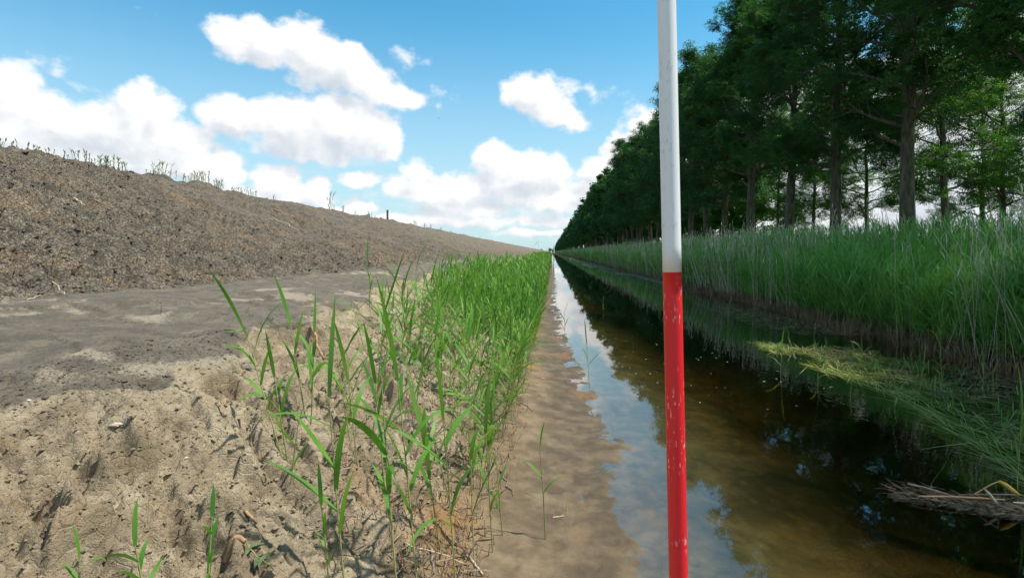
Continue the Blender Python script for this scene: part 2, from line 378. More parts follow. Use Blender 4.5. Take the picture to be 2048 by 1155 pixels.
# ------------------------------------------------------------------ materials
def newmat(name):
    m = bpy.data.materials.new(name); m.use_nodes = True; M = NT(m.node_tree); M.n.clear()
    out = M.new('ShaderNodeOutputMaterial'); M.out = out; return m, M
def principled(M, color, rough=.8, normal=None, spec=.5, **kw):
    p = M.new('ShaderNodeBsdfPrincipled'); M.put(p.inputs['Base Color'], (*color, 1) if isinstance(color, tuple) else color)
    M.put(p.inputs['Roughness'], rough); p.inputs['Specular IOR Level'].default_value = spec
    if normal is not None: M.put(p.inputs['Normal'], normal)
    for k, v in kw.items(): M.put(p.inputs[k], v)
    return p.outputs[0]
def simple(name, c1, c2, scale=8, rough=.8, bump=.3, bdist=.01, spec=.4):
    m, M = newmat(name); tc = M.new('ShaderNodeTexCoord').outputs['Object']
    n = M.noise(tc, scale, 6, .6); col = M.mix(M.ss(n, .3, .7), c1, c2)
    M.l.new(principled(M, col, rough, M.bump(n, bump, bdist), spec), M.out.inputs['Surface']); return m
def leafmat(name, c1, c2, trans=.35, rough=.5, obj_var=.25, scale=3.0, tcol=None, base_h=None, bcol=None):
    """leaf: diffuse + light coming through it; varies in clumps and from plant to plant"""
    m, M = newmat(name); geo = M.new('ShaderNodeNewGeometry'); oi = M.new('ShaderNodeObjectInfo')
    n = M.noise(geo.outputs['Position'], scale, 4, .6)
    f = M.math('ADD', M.math('MULTIPLY', M.ss(n, .3, .7), 1 - obj_var), M.math('MULTIPLY', oi.outputs['Random'], obj_var))
    f = M.math('ADD', f, M.math('MULTIPLY', M.math('SUBTRACT', geo.outputs['Random Per Island'], .5), .6), clamp=True)
    col = M.mix(f, c1, c2)
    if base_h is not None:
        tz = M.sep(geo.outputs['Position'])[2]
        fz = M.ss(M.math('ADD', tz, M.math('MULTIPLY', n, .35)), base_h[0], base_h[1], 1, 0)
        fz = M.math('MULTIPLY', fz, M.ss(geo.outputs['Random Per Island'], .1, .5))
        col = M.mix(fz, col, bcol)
    pr = principled(M, col, rough, None, .22)
    tr = M.new('ShaderNodeBsdfTranslucent'); M.put(tr.inputs['Color'], M.mix(1.0, col, tcol or (1.0, 1.15, .6), 'MULTIPLY'))
    mx = M.new('ShaderNodeMixShader'); mx.inputs[0].default_value = trans; M.l.new(pr, mx.inputs[1]); M.l.new(tr.outputs[0], mx.inputs[2])
    M.l.new(mx.outputs[0], M.out.inputs['Surface']); return m

M_LEAF = leafmat('reed_leaf', (.065, .21, .03), (.20, .38, .06), .4, .45, tcol=(1.1, 1.2, .5), base_h=(.15, .7), bcol=(.30, .27, .10))
M_STEM = leafmat('reed_stem', (.22, .30, .07), (.46, .42, .19), .15, .5)
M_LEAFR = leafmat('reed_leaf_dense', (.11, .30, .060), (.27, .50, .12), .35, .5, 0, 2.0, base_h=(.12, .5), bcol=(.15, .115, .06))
M_DRY = leafmat('dry_reed', (.50, .44, .33), (.70, .63, .50), .1, .7, 0)
M_DRYB = leafmat('dry_sheath', (.14, .095, .055), (.34, .24, .13), .1, .8, 0, 5)
M_TREE = leafmat('tree_leaf', (.026, .078, .032), (.068, .158, .055), .36, .5, .15, .9, tcol=(1.2, 1.5, .45))
M_TREE2 = leafmat('tree_leaf_light', (.045, .12, .028), (.10, .21, .05), .45, .5, .15, .7, tcol=(1.3, 1.5, .4))
M_FLOAT = leafmat('floating_leaf', (.17, .25, .05), (.44, .46, .15), .1, .4, 0, 4)
M_SPRIG = leafmat('ash_leaf', (.13, .24, .07), (.24, .36, .14), .25, .5, 0, 20)

def bark_mat():
    m, M = newmat('bark'); tc = M.new('ShaderNodeTexCoord').outputs['Object']
    v = M.scale(tc, 1, 1, .22)
    n = M.noise(v, 9, 8, .65); n2 = M.noise(tc, 1.3, 4)
    col = M.mix(M.ss(n, .3, .7), (.045, .038, .028), (.15, .13, .10)); col = M.mix(M.math('MULTIPLY', M.ss(n2, .45, .7), .5), col, (.09, .11, .05))
    M.l.new(principled(M, col, .9, M.bump(n, .9, .04), .2), M.out.inputs['Surface']); return m
M_BARK = bark_mat()

def ground_mat():
    m, M = newmat('earth')
    geo = M.new('ShaderNodeNewGeometry'); P = geo.outputs['Position']
    at = M.new('ShaderNodeAttribute'); at.attribute_name = 'zone'; cs = M.new('ShaderNodeSeparateColor'); M.l.new(at.outputs['Color'], cs.inputs[0])
    zs, zl, zb = cs.outputs; za = at.outputs['Alpha']
    X, Y, Z = M.sep(P)
    nb = M.noise(P, 1.1, 5, .6); nm = M.noise(P, 5, 6, .62); nf = M.noise(P, 38, 6, .7); ng = M.noise(P, 160, 4, .7)
    spk = M.ss(M.noise(P, 90, 3, .6), .60, .72)
    # slope of cracked dry clay
    s1 = M.mix(M.ss(nm, .3, .7), (.100, .082, .060), (.245, .198, .142))
    s1 = M.mix(M.math('MULTIPLY', M.ss(nb, .48, .66), .45), s1, (.33, .215, .115))
    s1 = M.mix(M.math('MULTIPLY', M.ss(nf, .58, .75), .5), s1, (.36, .30, .235))
    s1 = M.mix(M.math('MULTIPLY', M.ss(nf, .48, .32), .6), s1, (.075, .057, .042))
    # smeared ledge
    l1 = M.mix(M.ss(nm, .3, .75), (.118, .096, .068), (.205, .166, .120))
    pn = M.noise(M.scale(P, 1.0, .62, 1), 2.4, 6, .55, .4)
    pn2 = M.noise(M.scale(P, 1, .5, 1), .9, 2)
    pat = M.ss(M.math('ADD', M.math('ADD', pn, M.math('MULTIPLY', M.math('SUBTRACT', nf, .5), .16)), M.math('MULTIPLY', M.math('SUBTRACT', pn2, .5), .35)), .575, .66)
    l1 = M.mix(M.math('MULTIPLY', M.ss(nf, .46, .32), .45), l1, (.075, .06, .043)); l1 = M.mix(M.math('MULTIPLY', M.ss(M.noise(M.scale(P, 1, .45, 1), 9, 5), .56, .68), .5), l1, (.27, .22, .155))
    l1 = M.mix(M.math('MULTIPLY', pat, .8), l1, M.mix(nf, (.31, .245, .165), (.46, .38, .275)))
    # sandy eroded bank
    b1 = M.mix(M.ss(nm, .3, .72), (.235, .176, .108), (.47, .378, .25))
    b1 = M.mix(M.math('MULTIPLY', M.ss(M.noise(P, 2.3, 4), .56, .68), .4), b1, (.33, .19, .09))
    b1 = M.mix(M.math('MULTIPLY', M.ss(nf, .55, .75), .35), b1, (.5, .42, .30))
    b1 = M.mix(M.math('MULTIPLY', M.ss(nf, .42, .28), .6), b1, (.14, .10, .06))
    b1 = M.mix(M.math('MULTIPLY', spk, .25), b1, (.12, .09, .06))
    # wet mud by the water
    w1 = M.mix(M.ss(nm, .35, .7), (.125, .086, .046), (.25, .178, .10))
    on = M.noise(M.scale(P, 1.4, .6, 1), 1.7, 4)
    w1 = M.mix(M.math('MULTIPLY', M.ss(on, .56, .70), .75), w1, (.33, .17, .055))
    w1 = M.mix(M.math('MULTIPLY', M.ss(on, .42, .34), .6), w1, (.10, .095, .045))
    w1 = M.mix(M.math('MULTIPLY', spk, .5), w1, (.06, .045, .03))
    # bed under water
    r1 = M.mix(M.ss(M.noise(P, 3.0, 6, .65), .35, .68), (.040, .032, .011), (.115, .086, .032))
    r1 = M.mix(M.math('MULTIPLY', M.ss(M.voro(M.scale(P, 1.3, 1, 1), 6.5, 'SMOOTH_F1'), .28, .12), .35), r1, (.15, .115, .045))
    r1 = M.mix(M.math('MULTIPLY', M.ss(X, 1.5, 3.0), .8), r1, (.028, .030, .014))
    r1 = M.mix(M.math('MULTIPLY', M.ss(M.noise(P, 9, 4), .55, .68), .5), r1, (.05, .045, .018))
    jag = M.math('MULTIPLY', M.math('SUBTRACT', nm, .5), .5)
    def zf(s, wdt=.18): return M.ss(M.math('ADD', s, jag), .5 - wdt, .5 + wdt)
    col = M.mix(zf(zb, .25), w1, b1); col = M.mix(zf(zl, .10), col, l1); col = M.mix(zf(M.math('ADD', zs, M.math('MULTIPLY', M.math('SUBTRACT', nf, .5), .9)), .22), col, s1)
    zw = M.math('ADD', Z, M.math('MULTIPLY', M.math('SUBTRACT', nm, .5), .03))
    wet = M.math('MULTIPLY', M.ss(zw, .014, .075, 1, 0), M.math('MULTIPLY', M.ss(X, -1, -.4), M.ss(X, 4.6, 5.2, 1, 0)))
    col = M.mix(M.math('MULTIPLY', wet, .5), col, M.mix(1.0, col, (.42, .40, .36), 'MULTIPLY'))
    col = M.mix(M.math('MULTIPLY', M.ss(Z, -.05, -.005, 1, 0), M.ss(X, -1, -.4)), col, r1)
    # dark litter soil of the overgrown far bank, grass on the flats outside
    rb = M.ss(X, 5.2, 5.8)
    col = M.mix(rb, col, M.mix(nm, (.05, .038, .022), (.12, .09, .05)))
    fld = M.math('MAXIMUM', M.ss(X, 9, 12), M.ss(X, -13, -20))
    col = M.mix(fld, col, M.mix(nm, (.07, .13, .03), (.16, .22, .07)))
    # relief
    crk = M.voro(M.vmath('ADD', P, M.vmath('SCALE', M.comb(nf, nm, 0), scale=.08)), 26, 'DISTANCE_TO_EDGE')
    crs = M.math('MULTIPLY', M.ss(crk, 0, .10), M.fmix(zs, .10, 1.0))
    h = M.math('ADD', M.math('MULTIPLY', nf, .5), M.math('MULTIPLY', ng, .16))
    h = M.math('ADD', h, M.math('MULTIPLY', crs, .75))
    near = M.ss(Y, 2, 60, 1, .6)
    rough = M.fmix(wet, M.fmix(zl, .92, .8), .22)
    mudz = M.math('MULTIPLY', M.ss(X, -.75, -.3), M.ss(X, 1, 2, 1, 0))
    rough = M.fmix(M.math('MULTIPLY', mudz, M.ss(zw, .12, .04)), rough, M.fmix(nf, .42, .75))
    bs = M.fmix(M.math('MAXIMUM', mudz, M.math('MULTIPLY', zl, .1)), 1.0, .35)
    bn = M.new('ShaderNodeBump'); bn.inputs['Distance'].default_value = .034; M.l.new(h, bn.inputs['Height']); M.l.new(M.math('MULTIPLY', bs, near), bn.inputs['Strength'])
    M.l.new(principled(M, col, rough, bn.outputs[0], .35), M.out.inputs['Surface']); return m
M_EARTH = ground_mat()

# ------------------------------------------------------------------ ground sheet
def seg(a, b, step): return np.arange(a, b, step)
xs = np.concatenate([[-6000, -2500, -900, -300, -120, -60, -40, -30, -22, -18], seg(-15, -11, .25), seg(-11, -9.4, .05), seg(-9.4, -6, .032), seg(-6, -3.2, .022), seg(-3.2, -2.1, .016),
                     seg(-2.1, -.4, .0088), seg(-.4, .75, .011), seg(.75, 2.4, .03), seg(2.4, 6.2, .08), seg(6.2, 12, .35), [12, 14, 17, 22, 30, 45, 80, 160, 400, 1000, 3000, 7000]])
ys = np.concatenate([[-60, -20, -6, -2, 0, .5], np.geomspace(.85, 14, 620)[:-1], np.geomspace(14, 70, 230)[:-1], np.geomspace(70, 9000, 110)])
XX, YY = np.meshgrid(xs, ys); ZZ = ground_h(XX, YY)
ZZ[YY > 500] -= 0
nx, ny = len(xs), len(ys)
idx = np.arange(nx * ny).reshape(ny, nx)
q = np.stack([idx[:-1, :-1], idx[:-1, 1:], idx[1:, 1:], idx[1:, :-1]], -1).reshape(-1, 4)
me = mesh_np('ground', np.stack([XX, YY, ZZ], -1).reshape(-1, 3), [q])
edge_ = edge_x(XX, YY)
foot_ = -3.7 + .22 * fbm(YY * .35, YY * 0 + 1, 3, 2)
zsl = sst(-XX, -foot_ - .2, -foot_ + .25); nzl = .10 * fbm(XX * 5, YY * 5, 3, 13); zle = sst(-XX + nzl, -edge_ - .13, -edge_ + .05); zba = 1 - sst(XX, -.85, -.35)
colr = np.stack([zsl, zle, zba, np.ones_like(zsl)], -1).reshape(-1, 4).astype(np.float32)
ca = me.color_attributes.new('zone', 'FLOAT_COLOR', 'POINT'); ca.data.foreach_set('color', colr.ravel())
ground = link('ground', me, M_EARTH); tag(ground, kind='structure')

# ------------------------------------------------------------------ water
def water_mat():
    m, M = newmat('canal_water'); geo = M.new('ShaderNodeNewGeometry'); P = geo.outputs['Position']
    X, Y, Z = M.sep(P)
    rip = M.noise(M.scale(P, 1.0, .55, 1), 5.5, 3, .5, .3); rip2 = M.noise(M.scale(P, 1, .7, 1), 26, 2)
    amt = M.math('MULTIPLY', M.ss(X, .8, 3.2, .04, .30), M.ss(Y, 3, 40, 1.0, .3))
    amt = M.math('MULTIPLY', amt, M.ss(M.noise(P, .55, 2), .38, .66, .25, 1.0))
    bn = M.new('ShaderNodeBump'); bn.inputs['Distance'].default_value = .010
    M.l.new(M.math('ADD', rip, M.math('MULTIPLY', rip2, .12)), bn.inputs['Height']); M.l.new(amt, bn.inputs['Strength'])
    gl = M.new('ShaderNodeBsdfGlossy'); gl.inputs['Roughness'].default_value = .015; M.l.new(bn.outputs[0], gl.inputs['Normal'])
    gl.inputs['Color'].default_value = (1, 1, 1, 1)
    tr = M.new('ShaderNodeBsdfTransparent'); tr.inputs['Color'].default_value = (.96, .97, .93, 1)
    fr = M.new('ShaderNodeFresnel'); fr.inputs['IOR'].default_value = 1.8; M.l.new(bn.outputs[0], fr.inputs['Normal'])
    up = M.math('GREATER_THAN', M.sep(geo.outputs['True Normal'])[2], .5)
    mx = M.new('ShaderNodeMixShader'); M.l.new(M.math('MULTIPLY', fr.outputs[0], up), mx.inputs[0]); M.l.new(tr.outputs[0], mx.inputs[1]); M.l.new(gl.outputs[0], mx.inputs[2])
    M.l.new(mx.outputs[0], M.out.inputs['Surface'])
    va = M.new('ShaderNodeVolumeAbsorption'); va.inputs['Color'].default_value = (.62, .50, .16, 1); va.inputs['Density'].default_value = 3.2
    M.l.new(va.outputs[0], M.out.inputs['Volume']); return m
x0, x1, y0, y1, zb_ = -.45, 6.6, -50, 8500, -1.6
V = [(x0, y0, 0), (x1, y0, 0), (x1, y1, 0), (x0, y1, 0), (x0, y0, zb_), (x1, y0, zb_), (x1, y1, zb_), (x0, y1, zb_)]
me = mesh_np('water', np.array(V), [np.array([[0, 1, 2, 3], [7, 6, 5, 4], [0, 4, 5, 1], [1, 5, 6, 2], [2, 6, 7, 3], [3, 7, 4, 0]])], False)
water = link('water', me, water_mat()); tag(water, kind='structure')

# ------------------------------------------------------------------ trees
def tree_mesh(seed, H, crown_lo, rad, leaves_per_twig, leaflets, lsize, nl=30, low=False, trunk_r=.32):
    r = np.random.default_rng(seed); tm = MB()
    nseg = 12; zz_ = np.linspace(-.3, H * .93, nseg)
    wob = np.cumsum(r.normal(0, .055, (nseg, 2)), 0) * np.linspace(0, 1, nseg)[:, None] ** .7
    tp = np.column_stack([wob, zz_]); tr_ = trunk_r * (1 - (np.clip(zz_, 0, None) / H) ** 1.1 * .88); tr_[0] *= 1.3; tr_[1] *= 1.03
    v, q_ = tube(tp, tr_, 10); tm.add(v, q_)
    P, D = [], []
    for i in range(nl):
        f = (i + r.uniform(0, .8)) / nl; z0 = crown_lo - 1.0 + (H * .90 - crown_lo + 1.0) * f ** 1.05
        az = i * 2.39996 + r.uniform(-.4, .4)
        c = (z0 - crown_lo) / (H - crown_lo)
        Ln = rad * (1.0 - .62 * max(0, c) ** 2.4) * r.uniform(.78, 1.12) * (.8 if c < .05 else 1)
        el = R(30 + 34 * max(c, 0) + r.uniform(-14, 12)) if not low else R(12 + 45 * max(c, 0) + r.uniform(-14, 10))
        b0 = np.array([np.interp(z0, zz_, tp[:, 0]), np.interp(z0, zz_, tp[:, 1]), z0])
        n = 7; pts = [b0]; d = np.array([math.cos(az) * math.cos(el), math.sin(az) * math.cos(el), math.sin(el)])
        for k in range(n - 1):
            d = d + r.normal(0, .17, 3) + np.array([0, 0, .03 if k < 3 else -.03]); d /= np.linalg.norm(d); pts.append(pts[-1] + d * Ln / (n - 1))
        r0 = float(np.interp(z0, zz_, tr_)) * .42
        v, q_ = tube(pts, np.linspace(r0, .018, n), 6); tm.add(v, q_)
        pts = np.array(pts)
        for j in range(11):
            t = r.uniform(.22, 1.0); k = min(int(t * (n - 1)), n - 2); p0 = pts[k] + (pts[k + 1] - pts[k]) * (t * (n - 1) - k)
            a2 = az + r.choice([-1, 1]) * r.uniform(.4, 1.3); e2 = el + r.uniform(-.75, .6)
            L2 = Ln * (.20 + .25 * (1 - t)) * r.uniform(.8, 1.3)
            d2 = np.array([math.cos(a2) * math.cos(e2), math.sin(a2) * math.cos(e2), math.sin(e2)])
            p1 = p0 + d2 * L2 * .5 + r.normal(0, .06, 3); p2 = p1 + (d2 + r.normal(0, .2, 3)) * L2 * .5
            v, q_ = tube([p0, p1, p2], [r0 * .35 * (1.1 - t) + .014, .016, .007], 4, False); tm.add(v, q_)
            for s_ in range(2):
                tt = r.uniform(.6, 1.15); c_ = p0 + (p2 - p0) * tt + r.normal(0, .16, 3); P.append(c_)
    P = np.array(P); nt = len(P)
    # compound leaves gathered in tufts round each twig
    leaves_per_twig = int(leaves_per_twig * 2.1); N = nt * leaves_per_twig
    dv = r.normal(0, 1, (N, 3)); dv /= np.linalg.norm(dv, axis=1)[:, None]; rc = np.repeat(r.uniform(.34, .66, nt), leaves_per_twig)
    C = np.repeat(P, leaves_per_twig, 0) + dv * (rc * r.uniform(.25, 1, N) ** .6)[:, None] * np.array([1, 1, .7])
    az = r.uniform(0, 2 * np.pi, N); pit = r.uniform(-.5, .45, N)
    d = np.stack([np.cos(az) * np.cos(pit), np.sin(az) * np.cos(pit), np.sin(pit) - .25], 1); d /= np.linalg.norm(d, axis=1)[:, None]
    s = np.cross(d, [0, 0, 1.]); s /= np.linalg.norm(s, axis=1)[:, None]; u = np.cross(s, d)
    roll = r.normal(0, .5, N)[:, None]; s = s * np.cos(roll) + u * np.sin(roll)
    VV = []; 
    for j in range(leaflets):
        if leaflets == 1: off = 0; dd = d
        else:
            t = (j // 2 + .6) / ((leaflets + 1) / 2); sg = (-1 if j % 2 else 1) if j < leaflets - 1 else 0
            off = d * lsize * 2.1 * t; dd = d * (.55 if sg else 1) + s * sg * .85 + r.normal(0, .18, (N, 3))
        ll = lsize * r.uniform(.8, 1.25, N)[:, None]
        ss_ = np.cross(dd, np.cross(s, d)); ss_ /= np.linalg.norm(ss_, axis=1)[:, None]
        wd = ss_ * ll * (.19 if leaflets > 1 else .3); b = C + off
        VV.append(np.stack([b, b + dd * ll * .45 + wd, b + dd * ll + np.array([0, 0, -.02]), b + dd * ll * .45 - wd], 1))
    VV = np.concatenate(VV).reshape(-1, 3); q4 = np.arange(len(VV)).reshape(-1, 4)
    cr = mesh_np('crown', VV, [q4], False)
    return tm.mesh('trunk'), cr
def tree_proto(seed, *a_, mat=None, **k_):
    t, c = tree_mesh(seed, *a_, **k_); t.materials.append(M_BARK); c.materials.append(mat or M_TREE); return t, c
T_NEAR = [tree_proto(s_, 18.6 + .5 * (s_ % 3), 5.8, 5.2, 11, 7, .135, nl=38) for s_ in (101, 102, 103)]
T_MID = [tree_proto(s_, 18.4 + .5 * (s_ % 3), 5.0, 5.3, 9, 3, .23, nl=42) for s_ in (111, 112, 113)]
T_FAR = [tree_proto(s_, 18.4 + .5 * (s_ % 3), 4.7, 5.3, 6, 1, .55, nl=34) for s_ in (121, 122)]
B_NEAR = [tree_proto(s_, 14.5, 3.9, 4.7, 10, 5, .15, nl=28, low=True, trunk_r=.2, mat=M_TREE2) for s_ in (131, 132)]
B_FAR = [tree_proto(s_, 15, 3.4, 4.7, 7, 1, .5, nl=28, low=True, trunk_r=.2, mat=M_TREE2) for s_ in (141,)]
def put_tree(pr, x, y, z, rz, s, label, group, name='avenue_tree'):
    e_ = empty(name, (x, y, z), rz); e_.rotation_euler = (random.gauss(0, .022), random.gauss(0, .022), rz); e_.scale = (s, s, s * random.uniform(.96, 1.04)); tag(e_, label, 'tree', group)
    link('trunk', pr[0], None, e_); link('crown', pr[1], None, e_); return e_
FRONT = [-7.3, -1.0, 5.2, 11.4, 17.6, 24.0, 30.2, 36.3, 43.2, 49.0, 55.4, 61.8]
FX = {24.0: 15.0, 30.2: 15.0, 36.3: 15.0}
front_label = {
 17.6: 'tall dark tree at the far right whose heavy bare limbs reach in from the edge',
 24.0: 'tall dark tree with the thickest trunk standing behind the green reed bank',
 30.2: 'tall dark tree with the second thickest trunk left of the thickest one',
 36.3: 'tall dark tree with straight grey trunk third from the right of the front row',
 43.2: 'tall dark tree with straight trunk fourth from the right of the front row',
 49.0: 'tall dark tree fifth from the right in the front row',
 55.4: 'tall dark tree sixth from right in front row, just right of the striped pole',
 61.8: 'tall dark tree whose trunk stands close against the right side of the striped pole'}
y_ = 68.0; k = 0
for y in FRONT:
    pr = T_NEAR[k % 3] if y < 46 else T_MID[k % 3]
    o = put_tree(pr, (15.9 if y == 17.6 else 15) + random.uniform(-.2, .2), y, 1.02, random.uniform(0, 6.28), random.uniform(.95, 1.05),
             front_label.get(y, 'tall dark tree of the front row with its trunk outside the right edge'), 'tall trees in the front row along the canal')
    k += 1
NF = 0
while NF < 225:
    pr = T_MID[k % 3] if y_ < 120 else T_FAR[k % 2]
    x = 15 + random.uniform(-.3, .3)
    if y_ < 160: lab = 'dark front row tree left of the striped pole, its trunk still visible'
    elif y_ < 500: lab = 'small distant dark tree in the closed front row receding beyond the far marker pole'
    else: lab = 'tiny dark tree at the vanishing end of the long front row'
    put_tree(pr, x, y_, 1.02, random.uniform(0, 6.28), random.uniform(.92, 1.07), lab, 'tall trees in the front row along the canal')
    y_ += 6.2 + random.uniform(-.35, .35); k += 1; NF += 1
BACK = [(27.8, 35.0, 'slender lighter green tree second from the right edge behind the row, branching low'), (20.9, 30.0, 'thin dark trunked tree between the thickest trunk and the right edge'), (26.7, 48.0, 'small dark tree in the back row between the two thickest front trunks'),
        (25.5, 55.5, 'dark tree of the back row left of the second thickest front trunk'), (25, 63, None), (25, 70, None), (24.8, 77, None), (30, 27.5, 'light green leafy tree at the right edge in the back row'), (31, 41, 'lighter green tree of the back row filling the gap near the right edge')]
yy_ = 84
while yy_ < 330: BACK.append((25 + random.uniform(-.6, .6), yy_, None)); yy_ += 6.6
for i, (x, y, lab) in enumerate(BACK):
    pr = B_NEAR[i % 2] if y < 66 else B_FAR[0]
    put_tree(pr, x, y, 1.02, random.uniform(0, 6.28), random.uniform(.92, 1.08), lab or 'shaded back row tree glimpsed between the trunks of the front row', 'shorter trees in the back row', 'bushy_tree')
# the row goes on past counting
rr = np.random.default_rng(5); VB = []; n_ = 26000
yb = np.geomspace(1470, 5200, n_); cz = rr.uniform(0, 1, n_)
xb = 15 + rr.normal(0, 1, n_) * 2.6 * np.sin(np.clip(cz, .05, .95) * np.pi) ** .5
zb2 = 3.5 + 14.5 * cz * (1 - .1 * np.abs(rr.normal(0, 1, n_)))
c_ = np.stack([xb, yb, zb2], 1); a_ = rr.normal(0, 1, (n_, 3)); a_ /= np.linalg.norm(a_, axis=1)[:, None]; b_ = np.cross(a_, rr.normal(0, 1, (n_, 3))); b_ /= np.linalg.norm(b_, axis=1)[:, None]
s_ = 1.7
VV = np.stack([c_ - a_ * s_, c_ + b_ * s_, c_ + a_ * s_, c_ - b_ * s_], 1).reshape(-1, 3)
o = link('far_tree_row', mesh_np('far_tree_row', VV, [np.arange(len(VV)).reshape(-1, 4)], False), M_TREE)
tag(o, 'dark wooded end of the tree row merging at the vanishing point of the canal', 'trees', kind='stuff')

# ------------------------------------------------------------------ reed wall on the right bank
def reedbed(name, n, xr, yr, hmin, hmax, nleaf, lsz, mleaf, seed, width=1.0, leanx=0, ypow=1.0, zoff=0, S=3, K=4, stem_mat=None, r0=.0035):
    r = np.random.default_rng(seed)
    y = yr[0] * (yr[1] / yr[0]) ** (r.uniform(0, 1, n) ** ypow); x = r.uniform(*xr, n) if not callable(xr) else xr(y, r)
    z = ground_h(x, y, False) + zoff
    base = np.stack([x, y, z - .03], 1); H = r.uniform(hmin, hmax, n) * (1 + .12 * fbm(x * .7, y * .7, 2, seed)); az = r.uniform(0, 6.28, n); lean = np.abs(r.normal(0, .10, n)) + .02
    if leanx: az = np.where(r.uniform(0, 1, n) < .5, np.pi + r.normal(0, .6, n), az)
    mb = MB(); v, q_, C = stems(base, az, lean, r.normal(.08, .08, n), H, r0 * width, r0 * .4 * width, K, S); mb.add(v, q_)
    lb = MB()
    for j in range(nleaf):
        t = np.clip((j + r.uniform(.1, .9, n)) / nleaf * .88 + .12, 0, 1) * K; k0 = np.minimum(t.astype(int), K - 1); f = (t - k0)[:, None]
        p = C[np.arange(n), k0] * (1 - f) + C[np.arange(n), k0 + 1] * f
        Lf = r.uniform(.18, .42, n) * lsz * (1 - .25 * (t / K))
        v, q_ = blades(p, az + r.uniform(-.9, .9, n) + (np.pi if j % 2 else 0), r.uniform(.22, .75, n), r.uniform(.1, 1.3, n), Lf, r.uniform(.012, .024, n) * width, 3, r.normal(0, .5, n)); lb.add(v, q_)
    return mb, lb
def reed_obj(name, mb, lb, ms, ml, label, cat):
    sv = np.concatenate(mb.V); sf = np.concatenate(mb.F[4]); lv = np.concatenate(lb.V); lf = np.concatenate(lb.F[4])
    me_ = mesh_np(name, np.concatenate([sv, lv]), [sf, lf + len(sv)]); me_.materials.append(ms); me_.materials.append(ml)
    me_.polygons.foreach_set('material_index', np.concatenate([np.zeros(len(sf), np.int32), np.ones(len(lf), np.int32)]))
    o = link(name, me_); tag(o, label, cat, kind='stuff'); return o
def merge(*bs):
    m_ = MB()
    for b in bs:
        for v_, f_ in zip(b.V, b.F[4]): pass
        V_ = np.concatenate(b.V); F_ = np.concatenate(b.F[4]); m_.add(V_, F_)
    return m_
def front_bias(lo, hi):
    return lambda y, r: lo + (hi - lo) * r.uniform(0, 1, len(y)) ** 1.5
parts = [reedbed('a', 6200, front_bias(5.5, 9.6), (3.0, 17), .82, 1.27, 9, 1.25, None, 201, 1.0, 1, .85),
         reedbed('b', 7600, front_bias(5.5, 9.6), (17, 60), .95, 1.36, 7, 1.15, None, 202, 1.5, 1, .9),
         reedbed('c', 6500, front_bias(5.5, 9.2), (60, 260), 1.0, 1.45, 5, 1.4, None, 203, 4.0, 1, .9),
         reedbed('d', 4200, front_bias(5.75, 9.0), (260, 2500), 1.0, 1.5, 4, 1.8, None, 204, 12.0, 1, 1.0)]
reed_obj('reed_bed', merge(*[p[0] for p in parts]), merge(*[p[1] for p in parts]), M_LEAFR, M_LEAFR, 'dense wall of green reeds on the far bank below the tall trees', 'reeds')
# pale dead stalks standing in it
r = np.random.default_rng(301); mbs = []
for (n, ya, yb_, wd) in ((1250, 3.2, 17, 1.0), (1900, 17, 60, 1.5), (1500, 60, 260, 3.2), (900, 260, 2500, 9)):
    y = ya * (yb_ / ya) ** r.uniform(0, 1, n); x = 5.40 + 3.1 * r.uniform(0, 1, n) ** 1.7; clump = 1.4 * fbm(x * .8, y * .6, 2, 9) + r.uniform(-.45, .45, n)
    keep = clump > -.05; x, y = x[keep], y[keep]; n = len(x)
    base = np.stack([x, y, ground_h(x, y, False) + .1], 1)
    v, q_, C = stems(base, np.where(r.uniform(0, 1, n) < .6, np.pi + r.normal(0, .9, n), r.uniform(0, 6.28, n)), np.abs(r.normal(0, .19, n)), r.normal(.05, .16, n), r.uniform(1.0, 1.75, n), .0062 * wd, .003 * wd, 4, 3)
    m_ = MB().add(v, q_); v, q_ = blades(C[:, -1], r.uniform(0, 6.28, n), r.uniform(0, .5, n), r.uniform(0, 1, n), r.uniform(.08, .2, n), .014 * wd, 3); m_.add(v, q_); mbs.append(m_)
o = link('dead_reed_stalks', merge(*mbs).mesh('dead_reed_stalks'), M_DRY); tag(o, 'pale dry reed stalks standing among the green reeds on the far bank', 'dead reeds', kind='stuff')
# brown sheaths and litter at their feet
mbs = []
for (n, ya, yb_, wd) in ((5200, 3.0, 16, 1.0), (4200, 16, 60, 1.6), (2500, 60, 300, 4)):
    y = ya * (yb_ / ya) ** r.uniform(0, 1, n); x = 5.22 + 1.3 * r.uniform(0, 1, n) ** 1.5 + .14 * fbm(y * .9, y * 0, 2, 77)
    base = np.stack([x, y, np.maximum(ground_h(x, y, False), -.06) - .02], 1)
    v, q_ = blades(base, r.uniform(0, 6.28, n), r.uniform(.02, .6, n), r.uniform(-.3, 1.4, n), r.uniform(.14, .48, n), r.uniform(.006, .013, n) * wd, 3, r.normal(0, .6, n)); mbs.append(MB().add(v, q_))
o = link('dead_reed_litter', merge(*mbs).mesh('dead_reed_litter'), M_DRYB); tag(o, 'brown dead sheaths and litter at the waterline foot of the far reeds', 'litter', kind='stuff')

